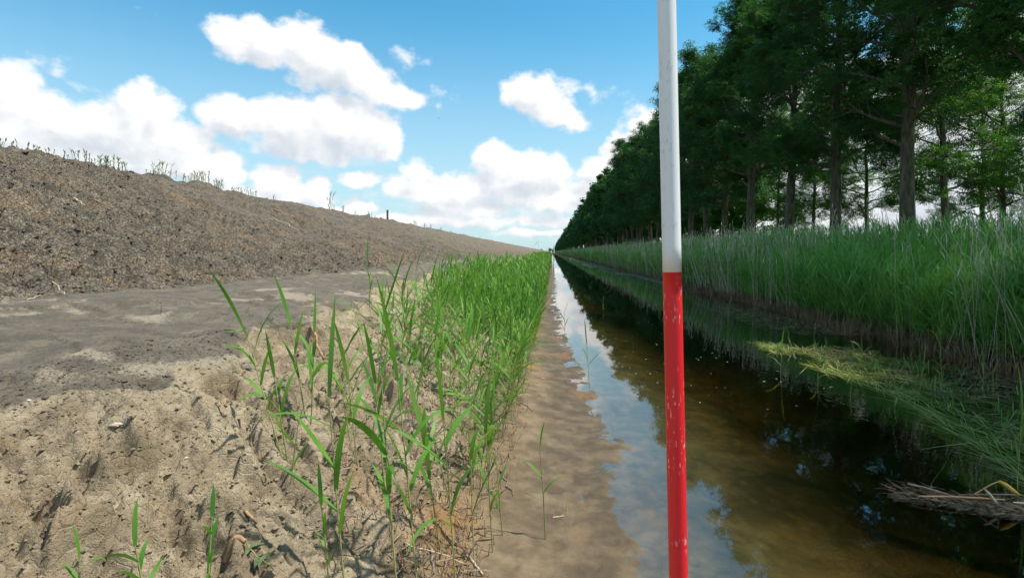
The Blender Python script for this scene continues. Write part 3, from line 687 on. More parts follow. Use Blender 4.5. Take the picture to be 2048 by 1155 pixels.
# ------------------------------------------------------------------ individual reeds
def make_reed(name, H, nleaf, seed, az=None, lean=.05, bend=.08, lw=.019, ll=.34, with_parts=True, tilt=1.0, bigfirst=False):
    r = np.random.default_rng(seed); az = r.uniform(0, 6.28) if az is None else az
    b = np.array([[0, 0, -.03]])
    v, q_, C = stems(b, np.array([az]), np.array([lean]), np.array([bend]), np.array([H * .80]), .0034, .0018, 7, 6); C = C[0]
    root = empty(name)
    st = link('stem', MB().add(v, q_).mesh('stem'), M_STEM, root)
    lbm = MB(); la = r.uniform(0, 6.28)
    for j in range(nleaf):
        t = (.36 + .64 * (j + .6 * r.uniform()) / nleaf if j < nleaf - 1 else 1.0) * 7; k0 = min(int(t), 6); p = C[k0] + (C[k0 + 1] - C[k0]) * (t - k0)
        top = j >= nleaf - 1
        lw_ = lw * .82; L = ll * r.uniform(.75, 1.25) * (1.05 if top else .9) * min(1, H / .6); la += np.pi + r.normal(0, .5)
        pit = (r.uniform(.03, .25) if top else r.uniform(.25, .85)) * tilt; dr = r.uniform(0, .6) if top else r.uniform(.2, 1.7)
        v, q_ = blades(p[None], np.array([la]), np.array([pit]), np.array([dr]), np.array([L]), np.array([lw_ * r.uniform(.8, 1.25)]), 8, np.array([r.normal(0, .5)]))
        if with_parts: link('leaf', MB().add(v, q_).mesh('leaf'), M_LEAF, root)
        else: lbm.add(v, q_)
    if not with_parts: link('leaves', lbm.mesh('leaves'), M_LEAF, root)
    return root
# explicit plants of the foreground: base px, top px, leaves, leaf length, leaf width, label
EXP = [
 ((1091, 1078), (1085, 830), 4, .15, .016, 'lone young reed standing by itself on the wet mud between the clump and the water'),
 ((1133, 1022), (1136, 975), 1, .03, .005, 'short leafless reed stub right of the lone reed near the waterline'),
 ((414, 1235), (396, 970), 6, .18, .013, 'bright reed sprig at the bottom edge, rightmost of the front three'),
 ((300, 1255), (262, 1020), 6, .22, .015, 'broad leaved reed sprig at the bottom edge, middle of the front three'),
 ((158, 1245), (150, 1050), 5, .20, .013, 'small reed sprig at the bottom left corner, leftmost of the front three'),
 ((582, 962), (600, 800), 3, .2, .018, 'short reed at the left of the clump with a single upright leaf'),
 ((560, 905), (470, 600), 6, .26, .017, 'thin leaning reed at the left of the clump in front of the ledge edge'),
 ((575, 925), (548, 690), 5, .3, .02, 'reed with long arching left leaves at the left of the clump'),
 ((610, 830), (560, 590), 4, .25, .016, 'reed rising from the dark notch in the ledge edge'),
 ((622, 850), (640, 600), 5, .25, .02, 'second reed in the dark notch leaning right beside the orange stick'),
 ((660, 1190), (655, 930), 4, .16, .016, 'small reed with short side leaves near the bottom edge left of the clump'),
 ((693, 1210), (640, 660), 7, .34, .02, 'tall reed leaning left from the bottom edge of the clump'),
 ((795, 1190), (742, 620), 7, .36, .022, 'tall reed with wide horizontal leaves in the middle of the clump'),
 ((835, 1180), (790, 640), 7, .34, .02, 'tall reed rising from the bottom edge centre of the clump'),
 ((880, 1100), (835, 700), 6, .32, .021, 'leaning reed in the middle of the clump behind the tallest ones'),
 ((912, 1190), (895, 720), 7, .33, .024, 'tall broad leaved reed at the bottom edge right of the clump'),
 ((948, 1120), (925, 760), 6, .3, .02, 'upright reed right of centre in the front of the clump'),
 ((985, 1105), (968, 780), 5, .3, .022, 'reed with drooping top leaf at the right front of the clump'),
 ((1005, 1070), (990, 880), 4, .18, .016, 'short reed at the right edge of the front clump'),
 ((770, 980), (735, 700), 6, .32, .02, 'reed with arching leaf at mid left of the clump'),
 ((700, 880), (660, 640), 6, .3, .02, 'leaning reed above the bank left of the clump centre'),
 ((715, 930), (690, 700), 5, .3, .022, 'yellowish young reed in the left half of the clump'),
 ((745, 620), (725, 490), 4, .22, .018, 'solitary thin reed on the ledge edge reaching above the crest of the bank'),
]
def place_to(root, b, t, H0):
    """lean the plant so that it runs from b to t"""
    d = Vector(t) - Vector(b); L = d.length
    root.location = b; root.rotation_mode = 'QUATERNION'; root.rotation_quaternion = Vector((0, 0, 1)).rotation_difference(d)
    root.scale = (1, 1, L / H0)
for i, (b, t, nl, ll, lw, lab) in enumerate(EXP):
    X, Y, Z = hit(b[0], b[1]); Z = float(ground_h(X, Y)); tz = top_z(t[1], Y); tx = (t[0] - PXV) / F * Y
    H = max(math.dist((X, Z), (tx, tz)), .05)
    root = make_reed('reed', H, nl, 500 + i, None, .015, .05, lw, ll, True)
    place_to(root, (X, Y, Z), (tx, Y + random.uniform(-.05, .05), tz), H)
    tag(root, lab, 'reed', 'young reeds on the left bank')
# in the canal
WATER_R = [((1180, 772), (1170, 655), 4, 'thin reed standing in the bright water just off the left mudbank'), ((1561, 746), (1561, 668), 2, 'thin reed standing in open water at the left tip of the floating grass'), ((1579, 708), (1579, 660), 1, 'leafless pale stalk in the water above the floating grass tip'),
 ((1636, 760), (1636, 686), 4, 'small bright reed at the front left border of the floating grass'), ((1725, 736), (1725, 652), 4, 'upright reed in the middle of the floating grass with leaves at its top'), ((1457, 642), (1457, 597), 5, 'tuft of reed beside the pole above the far brown mat'),
 ((1880, 712), (1880, 600), 7, 'largest reed in the water, arching leaves before the dark reed foot'), ((1836, 785), (1852, 700), 5, 'reed with long leaning leaves in the right half of the floating grass'), ((1883, 750), (1885, 690), 5, 'bushy reed in the floating grass behind the leaning one'),
 ((1966, 785), (1966, 702), 5, 'reed with several leaves near the right edge of the floating grass'), ((1985, 790), (1992, 725), 3, 'short reed right beside the one near the right edge of floating grass'), ((2035, 945), (2042, 765), 5, 'tall reed at the right picture edge in the front of the floating grass'),
 ((1627, 672), (1632, 640), 4, 'small reed tuft in the water behind the floating grass'), ((1790, 800), (1788, 758), 3, 'short green reed at the front border of the floating grass'), ((1700, 790), (1702, 745), 2, 'thin short stalk at the front border of the floating grass'), ((1205, 613), (1206, 590), 2, 'tiny reed in the dark water left of the striped pole'), ((1130, 668), (1131, 612), 4, 'reed at the water edge by the mud in mid distance')]
for i, (b, t, nl, lab) in enumerate(WATER_R):
    X, Y = on_water(*b); tz = top_z(t[1], Y); tx = (t[0] - PXV) / F * Y; H = tz
    root = make_reed('reed', H + .1, nl, 600 + i, None, .02, .06, .015, min(.3, H * .55), True)
    place_to(root, (X, Y, -.1), (tx, Y, tz), H + .1); tag(root, lab, 'reed', 'reeds standing in the water')
# the counted rest of the left clump
protos = [make_reed('reed', h, nl, 700 + i, None, .03 + .02 * (i % 3), .08, .018, .33) for i, (h, nl) in enumerate([(.95, 7), (.85, 7), (.78, 6), (1.0, 8), (.7, 6), (.6, 5), (.9, 8), (.82, 7)])]
r = np.random.default_rng(42); cnt = 0; used = set()
def reed_x(y, r):
    lo = np.interp(y, [2.2, 3, 4, 6, 9, 14, 25, 60], [-.95, -1.15, -1.35, -1.5, -1.75, -1.9, -1.7, -1.5]); hi = np.interp(y, [2.2, 3, 5, 8, 12, 20, 60], [-.36, -.32, -.26, -.24, -.20, -.16, -.10])
    return lo + (hi - lo) * (1 - r.uniform(0, 1, len(y)) ** 1.35)
N1 = 225
ysr = 2.5 + (8.8 - 2.5) * r.uniform(0, 1, N1) ** .62; xsr = reed_x(ysr, r)
order = np.argsort(ysr)
for i in order:
    x, y = float(xsr[i]), float(ysr[i]); p = protos[int(r.integers(0, 8))]
    if p.name in used: o = copy_tree(p)
    else: o = p; used.add(p.name)
    z = float(ground_h(x, y)); o.location = (x, y, z); o.rotation_euler = (r.normal(0, .07), r.normal(-.07, .09), r.uniform(0, 6.28)); s_ = float(r.uniform(.50, 1.0) * np.interp(y, [2.5, 5, 9], [1.05, .95, .85])); o.scale = (1, 1, s_)
    if y < 4.0: lab = 'young green reed in the sparse front of the clump, among dead stubs on the mud'
    elif y < 6.0: lab = 'young green reed in the middle of the left clump where bank soil shows between stems'
    else: lab = 'young green reed in the thickening back of the left clump before the solid green bed'
    tag(o, lab, 'reed', 'young reeds on the left bank')
for p in protos:
    if p.name not in used:
        for c in list(p.children): bpy.data.objects.remove(c)
        bpy.data.objects.remove(p)
# the solid green bed running along the left bank
def lx(y, r): return reed_x(y, r)
parts = [reedbed('a', 900, lx, (7.6, 15), .36, .80, 7, .85, None, 211, 1.05, 0, .8),
         reedbed('b', 1550, lx, (14, 45), .42, .88, 6, 1.0, None, 212, 1.6, 0, .8),
         reedbed('c', 3000, lx, (45, 220), .65, .95, 5, 1.3, None, 213, 4, 0, .9),
         reedbed('d', 1800, lx, (220, 2500), .7, 1.0, 4, 1.8, None, 214, 14, 0, 1)]
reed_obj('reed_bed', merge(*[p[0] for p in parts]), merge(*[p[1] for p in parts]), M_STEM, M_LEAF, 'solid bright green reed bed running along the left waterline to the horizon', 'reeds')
# stubs, dead stalks and litter among the left reeds
mbs = []; n = 2400
y = 2.1 + 9 * r.uniform(0, 1, n) ** 1.3; x = reed_x(y, r) * .75 - .1 + r.uniform(-.05, .12, n)
base = np.stack([x, y, ground_h(x, y) - .01], 1)
v, q_, C = stems(base, r.uniform(0, 6.28, n), r.uniform(0, .9, n), r.normal(0, .2, n), r.uniform(.02, .09, n), r.uniform(.0015, .0035, n), .001, 2, 5); mbs.append(MB().add(v, q_))
n = 1700; y = 2.0 + 9 * r.uniform(0, 1, n) ** 1.3; x = reed_x(y, r) * .72 - .14 + r.uniform(-.08, .1, n); base = np.stack([x, y, ground_h(x, y) + .006], 1)
v, q_ = blades(base, r.uniform(0, 6.28, n), r.uniform(1.2, 1.65, n), r.normal(0, .25, n), r.uniform(.03, .15, n), r.uniform(.003, .009, n), 4, r.normal(0, 1, n)); mbs.append(MB().add(v, q_))
o = link('reed_stubble', merge(*mbs).mesh('reed_stubble'), simple('stub', (.14, .10, .065), (.34, .26, .18), 30)); tag(o, 'brown broken reed stubble and litter on the mud between the left reeds', 'stubble', kind='stuff')

exec_later = []
# ------------------------------------------------------------------ ranging poles
def paint(name, col, fleck, amount, rough=.35):
    m, M = newmat(name); tc = M.new('ShaderNodeTexCoord').outputs['Object']
    v = M.scale(tc, 1, 1, .28)
    n = M.noise(v, 240, 4, .6); n2 = M.noise(tc, 9, 3); grime = M.noise(M.scale(tc, 1, 1, .12), 60, 5)
    f = M.math('MULTIPLY', M.ss(n, .585, .62), M.ss(n2, .44, .60)); f = M.math('MULTIPLY', f, amount)
    c = M.mix(M.math('MULTIPLY', M.ss(grime, .45, .8), .09), col, tuple(x * .62 for x in col)); c = M.mix(f, c, fleck)
    M.l.new(principled(M, c, rough, M.bump(n, .12, .0006), .5), M.out.inputs['Surface']); return m
M_WHITE = paint('white_paint', (.90, .90, .89), (.45, .43, .41), .35, .38); M_RED = paint('red_paint', (.86, .020, .028), (.85, .62, .56), 1.0, .36)
M_STEEL = simple('grey_steel', (.25, .24, .23), (.4, .38, .36), 60, .45)
def rod(root, bot, top, r_, bands, mats):
    """bands measured down from the top"""
    bot = np.array(bot, float); top = np.array(top, float); Lt = np.linalg.norm(top - bot); d = (bot - top) / Lt
    for (a0, a1, nm, mt) in bands:
        k = 14; rr_ = [r_ * .6] + [r_] * k + [r_ * .6] if False else [r_] * (k + 1)
        pts = [top + d * (a0 + (a1 - a0) * i / k) for i in range(k + 1)]
        v, q_ = tube(pts, rr_, 40); link(nm, MB().add(v, q_).mesh(nm), mt, root)
    v, q_ = tube([top + d * bands[-1][1], top + d * (bands[-1][1] + .03), top + d * (bands[-1][1] + .16)], [r_, r_ * .9, .002], 20); link('tip', MB().add(v, q_).mesh('tip'), M_STEEL, root)
    v, q_ = tube([top - d * .012, top - d * .004, top], [r_ * .6, r_ * 1.0, r_ * 1.06], 20); link('cap', MB().add(v, q_).mesh('cap'), M_STEEL, root)
def pole_pt(z): return (.1705 + (1.771 - z) * .0208, .84 , z)
root = empty('ranging_pole', pole_pt(-.1)); o0 = np.array(pole_pt(-.1))
rod(root, np.array(pole_pt(-.1)) - o0, np.array(pole_pt(1.87)) - o0, .0139, [(0, .5, 'white_band', M_WHITE), (.5, 1.0, 'red_band', M_RED), (1.0, 1.5, 'white_band', M_WHITE), (1.5, 1.97, 'red_band', M_RED)], None)
tag(root, 'round red and white striped pole close to the camera, standing in front of the canal', 'ranging pole')
# the middle joint: bands meet at z = 1.37
pX, pY = .19, 39.0; root = empty('ranging_pole', (pX, pY, 0)); 
rod(root, (0, 0, -.2), (.02, 0, 1.80), .032, [(0, .52, 'white_band', M_WHITE), (.52, 1.0, 'red_band', M_RED), (1.0, 1.48, 'white_band', M_WHITE), (1.48, 1.9, 'red_band', M_RED)], None)
tag(root, 'small distant red and white pole at the water edge by the end of the reeds', 'ranging pole')

# ------------------------------------------------------------------ wind turbines
M_TURB = simple('turbine_white', (.8, .8, .8), (.74, .74, .75), .3, .5, 0)
def turbine(x, y, hub, bl, angs, label):
    root = empty('wind_turbine', (x, y, .9)); tag(root, label, 'wind turbine', 'wind turbines on the horizon')
    v, q_ = tube([(0, 0, hub * t) for t in np.linspace(0, 1, 6)], np.linspace(hub * .030, hub * .017, 6), 16); link('tower', MB().add(v, q_).mesh('tower'), M_TURB, root)
    s = hub * .03; v, q_ = tube([(0, s * 2.2, hub + s * .6), (0, s, hub + s * .6), (0, -s * .8, hub + s * .6), (0, -s * 1.2, hub + s * .6)], [s * .7, s, s, s * .7], 10); link('nacelle', MB().add(v, q_).mesh('nacelle'), M_TURB, root)
    v, q_ = tube([(0, -s * 1.1, hub + s * .6), (0, -s * 1.7, hub + s * .6), (0, -s * 2.2, hub + s * .6)], [s * .8, s * .7, s * .15], 10); hb = link('rotor_hub', MB().add(v, q_).mesh('hub'), M_TURB, root)
    for a_ in angs:
        a_ = R(a_); d = np.array([math.sin(a_), 0, math.cos(a_)]); sd = np.array([math.cos(a_), 0, -math.sin(a_)]); c = np.array([0, -s * 1.6, hub + s * .6])
        st_ = [(0, .022), (.08, .026), (.2, .045), (.5, .032), (.8, .020), (1, .006)]
        V = []; 
        for t, w_ in st_:
            p = c + d * bl * t
            V += [p - sd * bl * w_ * .6, p + np.array([0, -bl * w_ * .25, 0]), p + sd * bl * w_ * .9, p + np.array([0, bl * w_ * .25, 0])]
        q_ = [[k * 4 + i, k * 4 + (i + 1) % 4, k * 4 + 4 + (i + 1) % 4, k * 4 + 4 + i] for k in range(5) for i in range(4)] + [[20, 21, 22, 23]]
        link('blade', MB().add(V, q_).mesh('blade'), M_TURB, root)
D = 4000; turbine((1077.2 - PXV) / F * D, D, top_z(482, D) - .9, 58, (-12, 106, 222), 'white wind turbine with full tower on the horizon left of the far tree row end')
D = 3000; turbine((957.5 - PXV) / F * D, D, top_z(474, D) - .9, 29, (-62, 62, 180), 'partly hidden white wind turbine with only rotor showing over the dike crest')

# ------------------------------------------------------------------ far things at the horizon
def bush(name, x, y, z, w_, h_, n, ls, mat, label, cat, seed, trunk=True):
    r = np.random.default_rng(seed); root = empty(name, (x, y, z)); tag(root, label, cat)
    p = r.normal(0, 1, (n, 3)); p /= np.linalg.norm(p, axis=1)[:, None]; p *= (r.uniform(0, 1, n) ** .4 * (1 + .25 * np.sin(p[:, 0] * 5 + p[:, 2] * 4)))[:, None]
    c = p * np.array([w_ / 2, w_ / 2, h_ * .45]) + np.array([0, 0, h_ * .55]); a_ = r.normal(0, 1, (n, 3)); a_ /= np.linalg.norm(a_, axis=1)[:, None]; b_ = np.cross(a_, r.normal(0, 1, (n, 3))); b_ /= np.linalg.norm(b_, axis=1)[:, None]
    V = np.stack([c - a_ * ls, c + b_ * ls * .5, c + a_ * ls, c - b_ * ls * .5], 1).reshape(-1, 3)
    link('crown' if trunk else 'foliage', mesh_np('crown', V, [np.arange(len(V)).reshape(-1, 4)], False), mat, root)
    if trunk:
        v, q_ = tube([(0, 0, -.3), (0.02 * w_, 0, h_ * .3), (0, 0, h_ * .6)], [w_ * .05, w_ * .035, w_ * .015], 6); link('trunk', MB().add(v, q_).mesh('trunk'), M_BARK, root)
    return root
for i, (px, py, D, w_, h_, lab) in enumerate([(1083, 499.5, 1500, 9, 8.5, 'small round distant tree right of the turbine tower'), (1071.5, 500, 1500, 8, 7.5, 'small low distant tree left of the turbine tower'), (1066, 501, 1500, 6, 6, 'lowest distant bush left of the turbine tower beside the crest')]):
    bush('distant_tree', (px - PXV) / F * D, D, .9, w_, h_, 700, .5, M_TREE2, lab, 'tree', 800 + i)
bush('distant_tree', (1100.5 - PXV) / F * 1300, 1300, .9, 9, 9, 900, .6, M_TREE2, 'pale green distant tree at the very end of the dark tree row', 'tree', 810)
root = empty('utility_pole', ((1094.3 - PXV) / F * 900, 900, .9)); tag(root, 'thin grey pole on the horizon left of the tree row end', 'utility pole')
v, q_ = tube([(0, 0, 0), (0, 0, 5), (0, 0, 9.6)], [.2, .17, .12], 8); link('post', MB().add(v, q_).mesh('post'), M_STEEL, root)
v, q_ = tube([(-1, 0, 9), (1, 0, 9)], [.1, .1], 6); link('crossarm', MB().add(v, q_).mesh('crossarm'), M_STEEL, root)

# ------------------------------------------------------------------ crest of the dike: stake, tufts
def crest(px):
    """highest ground seen in this picture column"""
    Y = np.geomspace(5, 300, 1500); X = Y * (px - PXV) / F; m_ = (X < -8.5) & (X > -11.5); Y, X = Y[m_], X[m_]
    Z = ground_h(X, Y); i = int(np.argmax((Z - CH) / Y)); return float(X[i]), float(Y[i]), float(Z[i])
M_WOOD = simple('weathered_wood', (.16, .12, .09), (.30, .24, .18), 14, .85, .5)
X, Y, Z = crest(775); root = empty('wooden_stake', (X, Y, Z - .05)); tag(root, 'square weathered wooden stake standing upright on the dike crest', 'stake')
hh = top_z(420, Y) - Z + .07
V = []; 
for z_, s_ in ((0, .055), (hh - .015, .05), (hh, .04)):
    V += [(-s_, -s_, z_), (s_, -s_, z_), (s_, s_, z_), (-s_, s_, z_)]
q_ = [[k * 4 + i, k * 4 + (i + 1) % 4, k * 4 + 4 + (i + 1) % 4, k * 4 + 4 + i] for k in range(2) for i in range(4)] + [[8, 9, 10, 11]]
link('post', MB().add(V, q_).mesh('post', False), M_WOOD, root)
v, q_ = tube([(.05, -.056, hh * .35), (.09, -.075, hh * .33), (.12, -.075, hh * .27)], [.008, .008, .006], 6); link('nail', MB().add(v, q_).mesh('nail'), M_STEEL, root)
M_TUFT = leafmat('crest_grass', (.13, .20, .075), (.26, .34, .14), .3, .5, .3)
TUFT = [(5, 22, 3), (30, 20, 5), (75, 26, 6), (105, 20, 3), (128, 24, 4), (150, 22, 4), (165, 30, 5), (190, 26, 5), (205, 32, 6), (220, 30, 6), (235, 26, 4), (300, 18, 4), (320, 28, 6), (345, 18, 5), (372, 36, 4), (385, 24, 5), (405, 24, 8), (430, 20, 9), (465, 20, 6), (490, 18, 6), (510, 14, 5), (545, 12, 4), (660, 38, 4), (668, 14, 4),
        (690, 12, 4), (712, 12, 4), (735, 14, 4), (747, 14, 4), (755, 10, 3), (830, 12, 5), (850, 14, 6), (860, 12, 5), (880, 8, 4), (905, 7, 4), (930, 6, 3), (985, 5, 3), (1025, 5, 3)]
for i, (px, hpx, nb) in enumerate(TUFT):
    px = px + random.uniform(-7, 7) if px != 660 else px; hpx *= .85; nb = max(2, int(nb * random.uniform(.5, 1.8)))
    X, Y, Z = crest(px); h_ = hpx / F * Y * random.uniform(.6, 1.25); r = np.random.default_rng(900 + i); k = nb + 1
    base = np.stack([r.normal(0, .05, k) * (1 + nb * .1), r.normal(0, .07, k), np.full(k, -.05)], 1); az = r.uniform(0, 6.28, k); H = r.uniform(.5, 1.05, k) * h_ + .05
    mb = MB()
    v, q_, C = stems(base, az, r.uniform(.02, .2, k), r.uniform(0, .3, k), H * .8, .004, .002, 4, 3); mb.add(v, q_)
    for j in range(6):
        kk = min(3, j); v, q_ = blades(C[:, kk] + (C[:, kk + 1] - C[:, kk]) * .5, r.uniform(0, 6.28, k), r.uniform(.15, .6, k), r.uniform(0, 1.0, k), H * r.uniform(.2, .4, k), r.uniform(.012, .020, k), 4, r.normal(0, .5, k)); mb.add(v, q_)
    root = link('grass_tuft', mb.mesh('grass_tuft'), M_TUFT); root.location = (X, Y, Z)
    where = 'left' if px < 260 else 'middle' if px < 560 else 'right'
    px = round(px); lab = {660: 'lone tall thin grass stem on the right part of the dike crest'}.get(px) or {'left': 'small grass tuft on the high left part of the dike crest', 'middle': 'small grass tuft on the crest between the high left part and the lone stem', 'right': 'tiny grass tuft on the low far part of the dike crest near the stake'}[where]
    tag(root, lab, 'grass tuft', 'grass tufts on the dike crest')

# ------------------------------------------------------------------ twigs, sticks, sprigs, stones
def stick(name, a_, b_, rad, mat, label, cat='stick', sag=.01, group=None, curve=.02, n=7, seed=0):
    A = np.array(hit(*a_)); B = np.array(hit(*b_)); A[2] = ground_h(A[0], A[1]); B[2] = ground_h(B[0], B[1]); r = np.random.default_rng(seed)
    mid = A; L = np.linalg.norm(B - A); pts = []
    for i in range(n):
        t = i / (n - 1); p = A + (B - A) * t; p = p + r.normal(0, curve * L, 3) * np.array([1, 1, 0]) * (0 < i < n - 1); p[2] = max(p[2], float(ground_h(p[0], p[1]))) + rad * .8
        pts.append(p - A)
    v, q_ = tube(pts, np.linspace(rad, rad * .6, n) * r.uniform(.85, 1.15, n), 7); o = link(name, MB().add(v, q_).mesh(name), mat); o.location = A; tag(o, label, cat, group); return o
M_STK = simple('orange_wood', (.30, .16, .08), (.50, .30, .16), 40, .7); M_STKD = simple('grey_twig', (.16, .11, .08), (.30, .23, .17), 40, .8); M_STKP = simple('pale_straw', (.42, .33, .22), (.6, .5, .36), 40, .7)
STK = [((622, 662), (648, 722), .011, M_STK, 'peeled orange stick standing in the dark notch of the ledge edge'), ((452, 1130), (492, 1100), .011, M_STK, 'short thick reddish stick with withered leaves at the bottom edge'),
 ((548, 420), (590, 438), .02, M_STK, 'reddish brown branch lying high on the dike slope to the right'), ((545, 436), (598, 462), .012, M_STKP, 'long pale stalk lying below the reddish branch on the slope'), ((185, 400), (225, 420), .012, M_STK, 'brown branch lying on the left part of the dike slope'),
 ((148, 398), (170, 412), .012, M_STKP, 'short pale twig left of the brown branch on the slope'), ((105, 567), (128, 590), .005, M_STKP, 'thin pale straw above the light strip at the left'), ((55, 602), (82, 592), .005, M_STKP, 'thin straw lying on the light strip at the left foot of slope'),
 ((808, 1088), (935, 1130), .0035, M_STKP, 'long pale reed stalk lying on the mud at the bottom centre'), ((862, 1098), (868, 1150), .006, M_STKD, 'grey rotten root sticking up at the bottom centre'), ((1105, 1036), (1128, 1033), .004, M_STKP, 'short pale stalk lying by the lone reed on the mud'),
 ((940, 1118), (965, 1150), .006, M_STKP, 'broken pale reed stump at the bottom right of the clump'), ((1000, 940), (1026, 992), .005, M_STKD, 'curled grey root right of the clump'), ((968, 860), (945, 905), .006, M_STKD, 'grey broken root stump in the right of the clump'),
 ((1035, 800), (1065, 822), .005, M_STKD, 'brown twig lying on the mud right of the clump'), ((490, 1025), (512, 1052), .006, M_STK, 'short reddish twig on the sandy bank above the thick stick'), ((745, 505), (790, 555), .008, M_STKD, 'long brown root lying near the ledge edge behind the reeds'), ((335, 590), (345, 660), .002, M_STKD, 'hair thin rootlet on the grey ledge'), ((1150, 683), (1160, 686), .008, M_STKD, 'small dark wood scrap at the water edge')]
for i, (a_, b_, rd, mt, lab) in enumerate(STK): stick('stick', a_, b_, rd, mt, lab, seed=i)
def sprig(px, py, n, L, label, az0, mat, droop=.2):
    X, Y, Z = hit(px, py); root = empty('leaf_sprig', (X, Y, float(ground_h(X, Y)) + .012)); tag(root, label, 'leaf sprig'); r = np.random.default_rng(int(px))
    d = np.array([math.cos(az0), math.sin(az0), 0]); pts = []
    for i in range(8):
        t = i / 7; p = d * L * t; p = np.array([p[0], p[1], 0]); p[2] = float(ground_h(X + p[0], Y + p[1])) - root.location.z + .018 + .012 * math.sin(t * 3); pts.append(p)
    v, q_ = tube(pts, np.linspace(.0022, .001, 8), 5); link('twig', MB().add(v, q_).mesh('twig'), M_STEM, root)
    for j in range(n):
        t = (j // 2 + .8) / (n / 2 + .5); k = min(int(t * 7), 6); p = pts[k]; sg = -1 if j % 2 else 1; az = az0 + sg * .95 if j < n - 1 else az0
        v, q_ = blades(np.array([p]), np.array([az]), np.array([1.35]), np.array([droop * r.uniform(.5, 1.6)]), np.array([L * .45 * r.uniform(.85, 1.15)]), np.array([L * .13]), 6, np.array([r.normal(0, .4)])); link('leaflet', MB().add(v, q_).mesh('leaflet'), mat, root)
sprig(470, 668, 7, .15, 'fresh green compound leaf lying at the edge of the grey ledge', -1.1, M_SPRIG)
sprig(490, 1095, 7, .11, 'withered drooping green leaves beside the short thick stick at the bottom', -.3, leafmat('withered', (.08, .13, .05), (.16, .2, .09), .2, .6, 0, 20), .9)
def stone(px, py, s, col, label, seed):
    X, Y, Z = hit(px, py); r = np.random.default_rng(seed); import bmesh
    bm = bmesh.new(); bmesh.ops.create_icosphere(bm, subdivisions=2, radius=s)
    for v in bm.verts:
        n = v.co.normalized(); k = 1 + .28 * math.sin(n.x * 4 + seed) * math.cos(n.y * 5 + seed) + r.uniform(-.08, .08); v.co = Vector((n.x * s * k * 1.3, n.y * s * k, n.z * s * k * .55))
    me_ = bpy.data.meshes.new('stone'); bm.to_mesh(me_); bm.free(); o = link('stone', me_, simple('stone' + str(seed), col, tuple(c * .75 for c in col), 60)); o.location = (X, Y, float(ground_h(X, Y)) + s * .25); tag(o, label, 'stone')
stone(231, 855, .014, (.6, .5, .4), 'flat pale stone chip lying on the sandy bank', 1)
stone(57, 801, .006, (.75, .73, .7), 'tiny white shell fragment at the left of the sandy bank', 2)
stone(1086, 757, .012, (.5, .43, .36), 'small pale lump on the mud right of the clump', 3)
stone(372, 918, .005, (.75, .72, .68), 'tiny white pebble in the middle of the sandy bank', 4)
# loose clods and crumbs, too many to count
r = np.random.default_rng(77)
ico = np.array([(0, 0, 1), (.894, 0, .447), (.276, .851, .447), (-.724, .526, .447), (-.724, -.526, .447), (.276, -.851, .447), (.724, .526, -.447), (-.276, .851, -.447), (-.894, 0, -.447), (-.276, -.851, -.447), (.724, -.526, -.447), (0, 0, -1)])
icf = np.array([(0, 1, 2), (0, 2, 3), (0, 3, 4), (0, 4, 5), (0, 5, 1), (1, 6, 2), (2, 7, 3), (3, 8, 4), (4, 9, 5), (5, 10, 1), (2, 6, 7), (3, 7, 8), (4, 8, 9), (5, 9, 10), (1, 10, 6), (6, 11, 7), (7, 11, 8), (8, 11, 9), (9, 11, 10), (10, 11, 6)])
def crumbs(x, y, s):
    n = len(x); z = ground_h(x, y); k = r.uniform(.65, 1.35, (n, 12, 1)); V = ico[None] * k * (s[:, None, None]) * np.stack([r.uniform(.8, 1.4, n), r.uniform(.8, 1.4, n), r.uniform(.45, .8, n)], 1)[:, None]
    V = V + np.stack([x, y, z + s * .15], 1)[:, None]; return V.reshape(-1, 3), (icf[None] + (np.arange(n) * 12)[:, None, None]).reshape(-1, 3)
mb = MB()
n = 13000; y = 3.5 * (30 / 3.5) ** r.uniform(0, 1, n); x = -3.6 - 6.3 * r.uniform(0, 1, n); dn = fbm(x * .8, y * .6, 3, 44) > -.02 - .25 * np.exp(-((x + 4.6) / .9) ** 2); x, y = x[dn], y[dn]
v, f_ = crumbs(x, y, np.exp(r.normal(-4.45, .45, len(x)))); mb.add(v, f_)
n = 16000; y = 1.2 * (7 / 1.2) ** r.uniform(0, 1, n); x = -2.0 + 1.5 * r.uniform(0, 1, n); v, f_ = crumbs(x, y, np.exp(r.normal(-5.7, .5, n))); mb.add(v, f_)
me_ = mb.mesh('clods', False); ca = me_.color_attributes.new('zone', 'FLOAT_COLOR', 'POINT'); co = np.empty(len(me_.vertices) * 3, np.float32); me_.vertices.foreach_get('co', co); co = co.reshape(-1, 3)
zz_ = np.stack([(co[:, 0] < -3.35) * 1., (co[:, 0] < edge_x(co[:, 0].astype(float), co[:, 1].astype(float)) + .12) * 1., np.ones(len(co)), np.ones(len(co))], 1).astype(np.float32); ca.data.foreach_set('color', zz_.ravel())
o = link('clods', me_, M_EARTH); tag(o, 'loose crumbled clods of dry clay scattered over the dike slope and bank', 'clods', kind='stuff')

